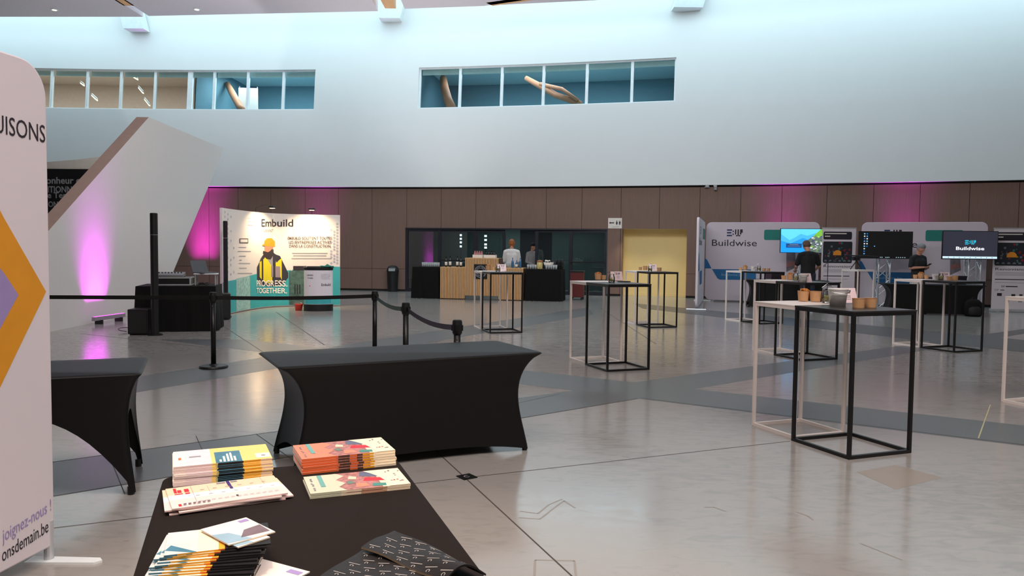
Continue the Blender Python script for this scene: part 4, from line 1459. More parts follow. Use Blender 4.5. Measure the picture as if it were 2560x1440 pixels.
HB, HR = SBAR.inv(1130, 668)[1], SBAR.inv(1200, 645.5)[1]
M_SLAT = mat('pine_slat', (214, 168, 118), .55, var=.12, scale=8, stretch=(6, 6, .8))
M_SLATBK = mat('slat_backing', (90, 62, 42), .7)
uL, uM0, uM1, uR = bu(1100), bu(1162), bu(1246), bu(1308)
org = SBAR.at((uL + uR) / 2, 0)
o = thing('slatted_bar', 'pine slatted bar counter with raised middle in front of the glazed wall', 'bar', org, BRZ)
om = (uL + uR) / 2
for nm, a_, c__, h in (('side_section', uL, uM0, HB), ('middle_section', uM0, uM1, HR), ('side_section', uM1, uR, HB)):
    b = MB(); x0, x1 = a_ - om, c__ - om
    zb = .12 if nm == 'middle_section' else .02
    b.box(((x0 + x1) / 2, .33, (h + zb) / 2), (x1 - x0, .6, h - zb), M_SLATBK)
    n_ = int(round((x1 - x0) / .048)); w_ = (x1 - x0) / n_
    for i in range(n_):
        b.box((x0 + w_ * (i + .5), .012, (h + zb) / 2 - .01), (w_ * .72, .024, h - zb - .02), M_SLAT)
    b.box(((x0 + x1) / 2, .32, h - .01), (x1 - x0, .64, .03), M_SLAT)
    b.build(nm, o)
b = MB(); b.box(((uM0 + uM1) / 2 - om, .02, .06), (uM1 - uM0 - .02, .02, .11), mat('mirror_plinth', (190, 200, 200), .08, metal=1.0)); b.build('mirror_plinth', o)
o = thing('bar_emblem_sign', 'black square sign with a ring emblem on the raised front of the slatted bar', 'sign')
b = MB(); fn = lambda u, z: SBAR.at(u, z, .03)
a_, za = SBAR.inv(1185, 697); c__, zc = SBAR.inv(1218, 661)
b.hexa([SBAR.at(a_, za, .02), SBAR.at(c__, za, .02), SBAR.at(c__, za, .004), SBAR.at(a_, za, .004)], [SBAR.at(a_, zc, .02), SBAR.at(c__, zc, .02), SBAR.at(c__, zc, .004), SBAR.at(a_, zc, .004)], M_BKPLAST); b.build('panel', o)
b = MB(); cu_, cz_ = (a_ + c__) / 2, (za + zc) / 2; rr = (c__ - a_) * .45
for r0, r1, m_ in ((1, .9, M_GREYP), (.62, .56, M_GREYP)):
    for k_ in range(28):
        t0, t1 = 2 * math.pi * k_ / 28, 2 * math.pi * (k_ + 1) / 28
        b.poly([fn(cu_ + rr * r_ * math.cos(t), cz_ + rr * r_ * math.sin(t)) for r_, t in ((r0, t0), (r0, t1), (r1, t1), (r1, t0))], m_)
for k_ in range(22):
    if k_ % 11 in (0, 5): continue
    t0 = 2 * math.pi * k_ / 22
    b.poly([fn(cu_ + rr * r_ * math.cos(t), cz_ + rr * r_ * math.sin(t)) for r_, t in ((.82, t0), (.82, t0 + .16), (.7, t0 + .16), (.7, t0))], M_GREYP)
b.poly([fn(cu_ + x * rr, cz_ + y * rr) for x, y in ((-.42, -.08), (.42, -.08), (.42, .08), (-.42, .08))], M_GREYP)
b.build('emblem', o)
q0, q1 = SBAR.at(bu(1026), 0), SBAR.at(uL - .03, 0)
LW = (q1 - q0).length
draped('draped_table', 'black draped drinks table at the left end of the slatted bar', (q0 + q1) / 2 + bn * .42, BRZ, LW - .08, .7, HB - .01, .03, folds=.008)
q0, q1 = SBAR.at(uR + .03, 0), SBAR.at(bu(1406), 0)
draped('draped_table', 'black draped drinks table at the right end of the slatted bar', (q0 + q1) / 2 + bn * .5, BRZ, (q1 - q0).length - .1, .86, HB - .03, .035, folds=.008)


def tumbler_mesh(h, r):
    b = MB(); b.lathe([(r * .8, 0), (r, h), (r - .004, h), (r * .78, .01)], M_TUMB, 14); return b


M_TUMB = mat('cloudy_glass', (225, 232, 234), .15, trans=.45)
gp = None


def tumbler(p, label, group):
    global gp
    if gp is None:
        gp = thing('drinking_glass', label, 'glass', p, 0, group)
        tumbler_mesh(.13, .036).build('tumbler', gp, smooth=True)
        return gp
    return dup(gp, p, 0, label, group)


for k_ in range(18):
    x = 1057 + (k_ % 9) * 4.9
    tumbler(bp(x, .2 + .22 * (k_ // 9), HB - .002), 'clear drinking glass in the rows on the left black drinks table', 'glasses on the left drinks table')
for k_ in range(10):
    tumbler(bp(1264 + (k_ % 5) * 5.6, .42 + .13 * (k_ // 5), HB + .006), 'clear drinking glass behind the blue bottles on the right of the slatted bar', 'glasses behind the blue bottles')
for k_ in range(8):
    tumbler(bp(1320 + (k_ % 4) * 6.2, .2 + .13 * (k_ // 4), HB - .022), 'clear drinking glass left of the drinks dispenser', 'glasses left of the dispenser')
for k_ in range(10):
    tumbler(bp(1366 + (k_ % 5) * 6.0, .2 + .13 * (k_ // 5), HB - .022), 'clear drinking glass right of the drinks dispenser', 'glasses right of the dispenser')


def bottle(p, label, m, lbl, group, h=.3, r=.038):
    o = thing('bottle', label, 'bottle', p, 0, group)
    b = MB(); b.lathe([(r * .9, 0), (r, .01), (r, h * .58), (r * .8, h * .68), (r * .36, h * .78), (r * .34, h * .96), (r * .4, h * .97), (r * .4, h)], m, 14); b.build('body', o, smooth=True)
    if lbl:
        b = MB(); b.lathe([(r + .001, h * .15), (r + .001, h * .48)], lbl, 14); b.build('paper_label', o, smooth=True)
    return o


M_DKGL = mat('dark_bottle_glass', (22, 26, 22), .15)
M_BLGL = mat('blue_bottle_glass', (60, 108, 150), .15)
M_PKGL = mat('pink_foil', (196, 130, 130), .35)
for x, h, lb in ((1115, .31, 'dark bottle with pale label, leftmost of four on the left of the bar'), (1125, .33, 'tall dark bottle, second of four on the left of the bar'), (1143, .33, 'tall dark bottle, third of four on the left of the bar'), (1152, .31, 'dark bottle with pale label touching the raised bar section')):
    bottle(bp(x, .2, HB + .006), lb, M_DKGL, M_PAPER, 'dark bottles on the left of the bar', h)
for x, lb in ((1281, 'blue bottle, left of three on the right of the bar'), (1291, 'small blue bottle, middle of three on the right of the bar'), (1300, 'blue bottle, right of three on the right of the bar')):
    bottle(bp(x, .15, HB + .006), lb, M_BLGL, M_PAPER if x == 1291 else None, 'blue bottles on the bar', .3 if x != 1291 else .22)
for k_, (x0, x1, lb) in enumerate(((1181, 1205, 'white bottle tray on the raised bar section, left one'), (1209, 1237, 'white bottle tray on the raised bar section, right one'))):
    a_, c__ = bp(x0, .12, HR + .006), bp(x1, .12, HR + .006)
    o = thing('bottle_tray', lb, 'tray', (a_ + c__) / 2 + bn * .12, BRZ, 'white bottle trays')
    w_ = (c__ - a_).length
    b = MB(); b.box((0, 0, .005), (w_, .24, .01), M_PAPER); b.build('bottom', o)
    b = MB()
    b.box((0, -.117, .05), (w_, .006, .09), M_PAPER); b.box((0, .117, .05), (w_, .006, .09), M_PAPER)
    b.box((-w_ / 2, 0, .05), (.006, .23, .09), M_PAPER); b.box((w_ / 2, 0, .05), (.006, .23, .09), M_PAPER)
    b.build('sides', o)
    for i in range(4):
        for j in (0, 1):
            q = o.location + bdir * ((i - 1.5) * w_ / 4.3) + bn * (j * .1 - .05) + Vector((0, 0, .011))
            bottle(q, 'small %s bottle standing in the %s white tray on the raised bar' % ('pink-topped' if k_ == 0 else 'dark', 'left' if k_ == 0 else 'right'), M_PKGL if k_ == 0 else M_DKGL, None, 'bottles in the %s tray' % ('left' if k_ == 0 else 'right'), .2, .026)
p = bp(1349, .2, HB - .022)
o = thing('drink_dispenser', 'glass drinks dispenser with yellow drink on the right black drinks table', 'dispenser', p)
b = MB(); b.lathe([(.08, 0), (.085, .02), (.085, .19), (.07, .21)], mat('yellow_drink', (206, 186, 120), .2), 20); b.build('jar', o, smooth=True)
b = MB(); b.lathe([(.072, .21), (.085, .215), (.085, .25), (.02, .27)], mat('copper_lid', (170, 110, 70), .4), 20); b.build('lid', o)
b = MB(); b.tube([(0, -.08, .05), (0, -.12, .05), (0, -.12, .02)], .01, M_STEEL, 8); b.build('tap', o)
p = bp(1371, .5, HB - .022)
o = thing('white_bowl', 'white serving bowl behind the glasses on the right drinks table', 'bowl', p)
b = MB(); b.lathe([(.1, 0), (.15, .2), (.155, .2), (.1, .02)], M_PAPER, 20); b.build('body', o, smooth=True)
b = MB()
rn = random.Random(5)
for k_ in range(9): b.ball((rn.uniform(-.09, .09), rn.uniform(-.09, .09), .2 + rn.random() * .05), .03, M_DKGL if k_ % 2 else M_PAPER, 5)
b.build('filling', o)['kind'] = 'stuff'
for x, lb in ((1393, 'left black thermos jug at the dark end of the right drinks table'), (1401, 'middle black thermos jug at the dark end of the right drinks table'), (1409, 'right black thermos jug at the dark end of the right drinks table')):
    o = thing('thermos_jug', lb, 'jug', bp(x - 4, .42, HB - .022), 0, 'black thermos jugs')
    b = MB(); b.lathe([(.042, 0), (.045, .02), (.045, .2), (.03, .26), (.03, .29), (.015, .3)], M_BKPLAST, 16); b.build('body', o, smooth=True)
    b = MB(); b.tube([(0, -.04, .22), (0, -.08, .2), (0, -.08, .1), (0, -.045, .06)], .01, M_BKPLAST, 6); b.build('handle', o)
# trolley and red crates right of the bar
p = bp(1443, 1.15)
o = thing('red_crate_stack', 'dark red wheeled box right of the bar before the glass', 'box', p, BRZ)
b = MB(); b.box((0, 0, .46), (.4, .4, .76), mat('dark_red', (96, 24, 22), .5)); b.build('body', o, bevel=.01)
b = MB(); b.box((0, 0, .86), (.43, .43, .05), M_BKPLAST); b.build('lid', o)
for sx in (-1, 1):
    for sy in (-1, 1):
        b = MB(); b.lathe([(.04, -.015), (.04, .015)], M_BKPLAST, 12); w_ = b.build('wheel', o, loc=(sx * .16, sy * .16, .042)); w_.rotation_euler = (R(90), 0, 0)

# ================================================================== BOOTHS
Pb = G(1762, 752)
aa = R(-20)
S1 = Surf([Pb.xy, (Pb.x + 3.22 * math.cos(aa), Pb.y + 3.22 * math.sin(aa))])
Pr = G(2461, 775)
aa2 = R(-24)
S2 = Surf([(Pr.x - 3.13 * math.cos(aa2), Pr.y - 3.13 * math.sin(aa2)), Pr.xy])
HBD = 2.40


def backdrop(S, label):
    o = thing('fabric_backdrop', label, 'display', (0, 0, 0), 0, 'large fabric backdrops')
    ol = rrect(0, S.L, .04, HBD, .16, 8)
    b = MB(); b.hexa([S.at(u, z, .03) for u, z in ol], [S.at(u, z, -.03) for u, z in ol], mat('shaded_white_fabric', (214, 202, 212), .7, var=.01)); b.build('fabric', o, bevel=.008)  # white fabric with its pinkish shade put into the colour
    for u_ in (.25, S.L - .25):
        b = MB(); q = S.at(u_, .012); d_ = S.at(u_, .012, .3) - q
        b.tube([q - d_, q + d_], .02, M_ALU, 8); b.build('foot', o)
    sc_ = S.L / S1.L
    fn = lambda u, z: S.at(u * sc_, z, .034)
    fp = lambda x, y, of=.034: S.at(S1.inv(x, y)[0] * sc_, S1.inv(x, y)[1], of)
    b = MB()
    u0_, zl = S1.inv(1780, 614.5); u1_, _ = S1.inv(1892, 614.5); zt_ = S1.inv(1780, 599)[1]
    text(b, 'Buildwise', fn, u0_, u1_, zl, zt_, M_INK, .0)
    lu0, lz0 = S1.inv(1817, 590.5); lu1, lz1 = S1.inv(1857, 573.5)
    bwlogo(b, fn, lu0, lu1, lz0, lz1, M_NAVY, M_INK)
    a_, zz0 = S1.inv(1910, 600); c2x, zz1 = S1.inv(1995, 574.5)
    b.poly([fn(u, z) for u, z in rrect(a_, c2x, zz0, zz1, .05)], M_TEAL)
    b.poly([fp(x, y) for x, y in ((1762, 646), (1767, 648), (1771, 655), (1779, 671), (1762, 671))], M_BLUE)
    b.poly([fp(x, y) for x, y in ((1780, 672.5), (1890, 674), (1890, 700), (1800, 699), (1794, 696))], M_BLUE)
    zq0 = S1.inv(1804, 689)[1]; zq1 = S1.inv(1804, 683)[1]
    text(b, 'buildwise.be', lambda u, z: S.at(u * sc_, z, .037), S1.inv(1804, 689)[0], S1.inv(1858, 689)[0], zq0, zq1, mat('pale_blue_print', (130, 180, 210), .6))
    b.poly([fp(x, y) for x, y in ((1966, 632), (1988, 632), (1990, 668), (1966, 680))], mat('grey_photo_print', (120, 112, 120), .6, var=.5, scale=6))
    b.poly([fp(x, y, .036) for x, y in ((1966, 656), (1988, 652), (1989, 662), (1966, 668))], mat('brown_photo_print', (150, 100, 96), .6, var=.3, scale=8))
    b.poly([fp(x, y) for x, y in ((1915, 684), (1957, 684), (1957, 697), (1915, 697))], mat('plum_print', (70, 44, 62), .6))
    b.build('print', o)
    return o


backdrop(S1, 'white fabric backdrop with round corners behind the man seen from the back')
backdrop(S2, 'white fabric backdrop with round corners behind the man with the phone')
P0 = G(1740, 775)
SS = Surf([P0.xy, (P0.x + .28 * 3.9 - .02, P0.y + 3.72)])
o = thing('fabric_backdrop', 'white fabric side panel seen nearly edge-on at the left of the booths', 'display', (0, 0, 0), 0, 'large fabric backdrops')
ol = rrect(0, SS.L, .04, HBD, .16, 8)
b = MB(); b.hexa([SS.at(u, z, .03) for u, z in ol], [SS.at(u, z, -.03) for u, z in ol], M_WHITE); b.build('fabric', o, bevel=.008)
for u_ in (.05, SS.L - .1):
    b = MB(); q = SS.at(u_, .012); d_ = SS.at(u_, .012, .25) - q
    b.tube([q - d_, q + d_], .02, M_ALU, 8); b.build('foot', o)
b = MB(); fn = lambda u, z: SS.at(u, z, .034); L_ = SS.L
ss_ = L_ / S1.L
u0_ = S1.inv(1780, 614)[0] * ss_; u1_ = S1.inv(1892, 614)[0] * ss_
zl, zt_ = S1.inv(1780, 614.5)[1], S1.inv(1780, 599)[1]
text(b, 'Buildwise', fn, u0_, u1_, zl, zt_, M_INK, .0)
bwlogo(b, fn, S1.inv(1817, 590)[0] * ss_, S1.inv(1857, 590)[0] * ss_, S1.inv(1817, 590.5)[1], S1.inv(1857, 573.5)[1], M_NAVY, M_TEALB)
b.poly([fn(u, z) for u, z in rrect(L_ * .62, L_ * .97, S1.inv(1910, 600)[1], S1.inv(1910, 574)[1], .05)], M_TEAL)
b.poly([fn(u, z) for u, z in ((.05, 1.0), (.05, 1.5), (.3, 1.45), (.7, 1.0))], M_BLUE)
b.poly([fn(u, z) for u, z in ((.75, .98), (2.2, .98), (2.2, .6), (1.0, .6))], M_BLUE)
b.build('print', o)


def screen(name, label, c_, w_, h_, rz=0.0, taskbar=None):
    o = thing(name, label, 'screen', c_, rz, 'large screens')
    b = MB(); b.box((0, .025, 0), (w_, .05, h_), M_BKPLAST); b.build('housing', o, bevel=.006)
    return o


def sface(o, w_, h_, items):
    b = MB()
    for pts, m_, of in items:
        b.poly([(x * (w_ - .03), -.001 - of, z * (h_ - .03)) for x, z in pts], m_)
    return b


def rect_(x0, x1, z0, z1):
    return ((x0, z0), (x1, z0), (x1, z1), (x0, z1))


M_SCD = mat('screen_dark', (6, 7, 8), emit=1)
# landscape screen
Y1 = 22.2
cA, cB = W(1951, 632, Y1), W(2063, 572, Y1)
w_, h_ = cB.x - cA.x, cB.z - cA.z
o = screen('wall_screen', 'large bright screen with a blue lake landscape behind the man seen from the back', (cA + cB) / 2, w_, h_, R(-4))
E_ = lambda n_, c_, e=1.0: mat(n_, c_, emit=e)
b = sface(o, w_, h_, [(rect_(-.5, .5, -.5, .5), E_('screen_sky', (96, 206, 250)), 0),
    (((-.5, .28), (-.3, .02), (-.18, .14), (-.05, .3), (.1, .22), (.3, .34), (.5, .3), (.5, -.2), (-.5, -.2)), E_('screen_far_hills', (70, 176, 236)), .002),
    (((-.5, .0), (-.28, -.12), (0, .12), (.2, .0), (.35, .1), (.5, .1), (.5, -.5), (-.5, -.5)), E_('screen_hills', (36, 146, 224)), .003),
    (((-.5, -.2), (.2, -.14), (.2, -.5), (-.5, -.5)), E_('screen_lake', (26, 150, 236)), .004),
    (((.05, -.05), (.3, .3), (.42, .5), (.5, .5), (.5, -.5), (.1, -.5)), E_('screen_village', (86, 104, 96)), .005),
    (((.22, .18), (.4, .5), (.5, .5), (.5, .3), (.36, .16)), E_('screen_trees', (116, 176, 60)), .006),
    (rect_(-.38, -.02, -.3, -.12), E_('screen_caption', (20, 70, 130)), .006), (rect_(-.3, -.1, -.18, -.155), M_FRAME, .007), (rect_(-.34, -.06, -.24, -.225), M_FRAME, .007)])
rn = random.Random(3)
for k_ in range(60):
    x, z = rn.uniform(.1, .48), rn.uniform(-.45, .2)
    if x < .1 + (z + .5) * .2: continue
    s_ = rn.uniform(.012, .03)
    b.poly([((x + i) * (w_ - .03), -.009, (z + j) * (h_ - .03)) for i, j in ((-s_, -s_), (s_, -s_ * .4), (s_ * .6, s_), (-s_, s_))], (E_('screen_house', (214, 214, 224)), E_('screen_roof', (70, 66, 110)), E_('screen_leaf', (120, 160, 70)))[k_ % 3])
b.build('picture', o)
# dark desktop
Y2 = 21.25
cA, cB = W(2148, 646, Y2), W(2280, 579, Y2)
w_, h_ = cB.x - cA.x, cB.z - cA.z
o = screen('wall_screen', 'large black screen with small desktop icons left of the man with the phone', (cA + cB) / 2, w_, h_, R(-6))
it = [(rect_(-.5, .5, -.5, .5), M_SCD, 0)]
cols = [(120, 190, 230), (220, 220, 210), (30, 110, 180), (90, 160, 220), (230, 230, 240)]
rn = random.Random(8)
for r_ in range(9):
    for c_ in range(2):
        if c_ == 1 and r_ > 5: continue
        it.append((rect_(-.415 + c_ * .05, -.39 + c_ * .05, .40 - r_ * .095, .445 - r_ * .095), E_('icon_%d' % ((r_ + c_ * 2) % 5), cols[(r_ + c_ * 2) % 5], .8), .003))
for x in (-.1, -.07, .0, .03, .06, .2, .24, .28, .32, .36):
    it.append((rect_(x, x + .02, -.485, -.455), E_('task_icon', (160, 190, 200), .6), .003))
it.append((rect_(-.22, -.2, -.07, -.03), E_('icon_3', cols[3]), .003))
sface(o, w_, h_, it).build('picture', o)
# logo screen
Y3 = 20.5
cA, cB = W(2357, 648, Y3), W(2494, 578, Y3)
w_, h_ = cB.x - cA.x, cB.z - cA.z
o = screen('wall_screen', 'large dark grey screen with white lettering right of the man with the phone', (cA + cB) / 2, w_, h_, R(-4))
b = sface(o, w_, h_, [(rect_(-.5, .5, -.5, .5), E_('screen_grey', (44, 44, 56)), 0), (rect_(-.5, .5, -.485, -.41), E_('screen_taskbar', (196, 224, 236)), .002)])
fn = lambda u, z: Vector((u * (w_ - .03), -.006, z * (h_ - .03)))
text(b, 'Buildwise', fn, -.26, .26, -.175, -.06, E_('screen_white', (236, 240, 246)), .02)
bwlogo(b, fn, -.10, .10, .03, .18, E_('screen_cyan', (40, 190, 220)), E_('screen_cyan', (40, 190, 220)))
for k_ in range(9):
    b.poly([fn(*p) for p in rect_(-.4 + k_ * .1, -.385 + k_ * .1, -.465, -.435)], E_('task_icon2', (110, 130, 150), .6))
b.build('picture', o)


def truss(c_, hgt, label, rz):
    o = thing('truss_tower', label, 'stand', c_, rz, 'aluminium truss towers')
    w_ = .145
    for sx, sy in ((-1, -1), (1, -1), (1, 1), (-1, 1)):
        b = MB(); b.tube([(sx * w_, sy * w_, .01), (sx * w_, sy * w_, hgt)], .024, M_ALU, 8); b.build('chord', o, smooth=True)
    b = MB(); n_ = int(hgt / .26)
    cs = [(-w_, -w_), (w_, -w_), (w_, w_), (-w_, w_)]
    for f_ in range(4):
        p, q = cs[f_], cs[(f_ + 1) % 4]
        for i in range(n_):
            z0, z1 = hgt * i / n_, hgt * (i + 1) / n_
            u, v = (p, q) if i % 2 == 0 else (q, p)
            b.tube([(u[0], u[1], z0), (v[0], v[1], z1)], .01, M_ALU, 6)
    b.build('lattice', o)
    b = MB(); b.box((0, 0, .008), (.5, .5, .014), M_ALU); b.build('base_plate', o)
    b = MB(); b.box((0, 0, hgt + .008), (.34, .34, .014), M_ALU); b.build('head_plate', o)
    return o


for x, Y, lb in ((2012, 22.52, 'aluminium truss tower carrying the landscape screen'), (2206, 21.62, 'aluminium truss tower carrying the black desktop screen'), (2430, 20.84, 'aluminium truss tower carrying the lettered grey screen')):
    q = W(x, 700, Y)
    truss((q.x, q.y, 0), 1.86, lb, R(-10))


def rollup(cx, cy, label, rz, hgt=2.17, w_=.92):
    o = thing('rollup_banner', label, 'banner', (cx, cy, 0), rz, 'printed roll-up banners')
    b = MB(); b.box((0, .02, .04), (w_ + .04, .12, .075), M_ALU); b.build('base_cassette', o, bevel=.01)
    b = MB(); b.box((0, 0, hgt / 2 + .04), (w_, .006, hgt - .08), M_WHITE); b.build('sheet', o)
    b = MB(); b.box((0, 0, hgt + .005), (w_ + .01, .03, .025), M_ALU); b.build('top_rail', o)
    for sx in (-1, 1):
        q = MB(); q.box((sx * .34, 0, .008), (.04, .34, .015), M_ALU); q.build('foot', o)
    b = MB(); fn = lambda u, z: Vector((u * w_, -.005, z * hgt))
    b.poly([fn(*p) for p in rrect(-.46, .38, .855, .955, .03)], M_INK)
    for z, x1 in ((.925, .22), (.89, -.26)):
        b.poly([Vector((u * w_, -.007, q * hgt)) for u, q in rect_(-.42, x1, z, z + .012)], M_PAPER)
    P = lambda u, q: Vector((u * w_, -.008, q * hgt))
    b.poly([fn(*p) for p in rrect(-.46, .40, .555, .83, .03)], mat('dark_poster_print', (30, 36, 44), .6))
    rn = random.Random(6)
    for k_ in range(34):
        a = R(180 * rn.random()) ; r_ = .1 + rn.random() * .26
        u, q = -.03 + r_ * math.cos(a) * 1.05, .66 + r_ * math.sin(a) * .5 - .08 * rn.random()
        if not (-.44 < u < .38 and .57 < q < .815): continue
        m_ = (mat('poster_teal', (50, 110, 110), .6), mat('poster_grey', (110, 114, 124), .6), mat('poster_red', (136, 36, 52), .6))[k_ % 3 if k_ % 6 else 2]
        t = a + rn.uniform(-.5, .5); s_ = .02 + rn.random() * .025
        b.poly([P(u + s_ * math.cos(t + j) * (1 if i else 1), q + s_ * .45 * math.sin(t + j)) for i, j in enumerate((0, 1.2, 2.9, 4.6))], m_)
    b.poly([Vector((u * w_, -.010, q * hgt)) for u, q in [(-.03 + .13 * math.cos(R(t)), .665 + .055 * math.sin(R(t))) for t in range(0, 181, 15)]], mat('orange_dome_print', (236, 150, 40), .6))
    b.poly([Vector((u * w_, -.011, q * hgt)) for u, q in rect_(-.16, .13, .655, .667)], mat('orange_dome_print', (236, 150, 40), .6))
    for k_ in range(6):
        b.poly([Vector((u * w_, -.009, q * hgt)) for u, q in [(-.38 + k_ * .14 + .045 * math.cos(R(t)), .575 + .022 * math.sin(R(t))) for t in range(0, 181, 30)]], mat('poster_grey', (110, 114, 124), .6))
    text(b, 'Renovision', lambda u, z: Vector((u * w_, -.007, z * hgt)), -.43, .40, .50, .528, M_INK, .0)
    for z, x1 in ((.47, .36), (.455, .36), (.44, .3)):
        b.poly([fn(*p) for p in rect_(-.43, x1, z, z + .004)], M_GREYP)
    b.poly([fn(*p) for p in rect_(-.43, .34, .385, .395)], M_INK)
    b.poly([fn(*p) for p in rect_(-.43, .3, .35, .354)], M_GREYP)
    b.poly([fn(*p) for p in rect_(-.15, .15, .30, .312)], M_INK)
    bwlogo(b, fn, -.26, -.18, .296, .316, M_NAVY, M_INK)
    bwlogo(b, fn, -.43, -.33, .25, .275, M_GREYP, M_GREYP)
    b.poly([fn(*p) for p in rect_(-.28, -.18, .258, .266)], M_INK)
    for u0_, u1_, z0, z1 in ((-.36, -.24, .19, .225), (.0, .1, .19, .215), (.2, .28, .195, .215), (-.02, .12, .17, .176), (.16, .3, .15, .156), (.18, .28, .12, .14)):
        b.poly([fn(*p) for p in rect_(u0_, u1_, z0, z1)], M_INK if z1 > .2 else M_GREYP)
    b.build('print', o)
    return o


q = W(2094, 700, 22.0)
rollup(q.x, q.y, 'printed roll-up banner with orange dome between the two backdrops', R(-6), 2.21)
q = G(2480, 779)
rollup(q.x + .46 * math.cos(R(-12)), q.y + .46 * math.sin(R(-12)) + .03, 'printed roll-up banner with orange dome cut off by the right picture edge', R(-12), 2.21, .95)

# booth tables
spandex('covered_table', 'black stretch-covered table before the left exhibition backdrop', (7.55, 21.55, 0), R(-12), 2.2, .7, arch=.0, ends=.2, sides=.04)
spandex('covered_table', 'black stretch-covered table with waisted ends before the man with the phone', (10.62, 19.75, 0), R(-13), 2.4, .66, arch=.0, ends=.24, sides=.04)


def small_laptop(p, rz, label):
    o = thing('laptop', label, 'laptop', p, rz)
    b = MB(); b.box((0, 0, .009), (.34, .23, .016), mat('grey_laptop', (90, 92, 96), .4)); b.build('keyboard_base', o, bevel=.003)
    b = MB(); b.box((0, -.13, .115), (.34, .01, .22), mat('dark_lid', (44, 38, 46), .4), 0, R(18)); b.build('lid', o, bevel=.003)


small_laptop((7.35, 21.6, .757), R(-12), 'dark laptop with its lid to the camera on the left booth table')
small_laptop((11.25, 19.7, .757), R(-10), 'dark laptop with its lid to the camera on the right booth table')
o = thing('paper_stack', 'small light paper stack on the right booth table', 'paper', (10.25, 19.72, .757), R(-10))
b = MB(); b.box((0, 0, .015), (.3, .21, .03), M_PAPER); b.build('sheets', o)
q = G(2417, 789)
o = thing('backpack', 'black backpack on the floor at the right end of the booth table', 'bag', q + Vector((.02, -.22, 0)), R(-10))
b = MB(); b.lathe([(.16, 0), (.2, .03), (.21, .2), (.19, .34), (.12, .41), (.02, .43)], M_BLACK, 20, (0, 0, 0), 1, .62); b.build('body', o, smooth=True)
b = MB(); b.lathe([(.1, .03), (.14, .06), (.14, .2), (.08, .25)], mat('black_nylon', (22, 22, 24), .7), 16, (0, -.09, 0), 1, .6); b.build('front_pocket', o, smooth=True)
b = MB(); b.tube([(-.04, 0, .42), (-.03, 0, .46), (.03, 0, .46), (.04, 0, .42)], .008, M_BKPLAST, 6); b.build('carry_handle', o)
# microphone stand and camera rig
q = G(2066, 784)
o = thing('microphone_stand', 'thin black microphone stand with tripod foot right of the man seen from the back', 'stand', q)
b = MB(); b.tube([(0, 0, .12), (0, 0, 1.28)], .009, M_BKMETAL, 8); b.build('pole', o)
for k_ in range(3):
    a = R(90 + 120 * k_); b = MB(); b.tube([(0, 0, .2), (.24 * math.cos(a), .24 * math.sin(a), .01)], .007, M_BKMETAL, 6); b.build('leg', o)
b = MB(); b.tube([(-.1, 0, 1.2), (.0, 0, 1.28), (.16, 0, 1.34)], .008, M_BKMETAL, 6); b.build('boom', o)
b = MB(); b.lathe([(.012, 0), (.026, .05), (.026, .09), (.01, .11)], M_BKPLAST, 12); mm = b.build('microphone', o, loc=(.16, 0, 1.32)); mm.rotation_euler = (0, R(60), 0)
f = G(2183, 784)
q = f - tx * .3 + ty * .3 + Vector((0, 0, 1.1))
o = thing('camera_rig', 'black camera rig with long side arm standing on the lone white bar table', 'camera', q)
for k_ in range(3):
    a = R(20 + 120 * k_); b = MB(); b.tube([(0, 0, .22), (.16 * math.cos(a), .1 * math.sin(a), .008)], .012, M_BKMETAL, 8); b.build('leg', o)
b = MB(); b.tube([(0, 0, .2), (0, 0, .36)], .016, M_BKMETAL, 8); b.build('post', o)
b = MB(); b.tube([(-.36, 0, .36), (.55, 0, .33)], .014, M_BKMETAL, 8); b.build('side_arm', o)
b = MB(); b.box((-.02, 0, .28), (.16, .1, .1), M_BKPLAST); b.build('camera_body', o, bevel=.01)
b = MB(); b.lathe([(.035, 0), (.04, .07)], M_BKPLAST, 14); l_ = b.build('lens', o, loc=(-.02, -.05, .28)); l_.rotation_euler = (R(90), 0, 0)
b = MB(); b.box((-.36, 0, .4), (.05, .05, .12), M_BKPLAST); b.build('monitor', o)

# ================================================================== PEOPLE
def caps(b, pts, m, n=10):
    """a limb: balls joined by tapering tubes"""
    for (p, r) in pts:
        b.ball(p, r, m, 7)
    for (p, r), (q, s_) in zip(pts, pts[1:]):
        b.tube([p, q], [r, s_], m, n)


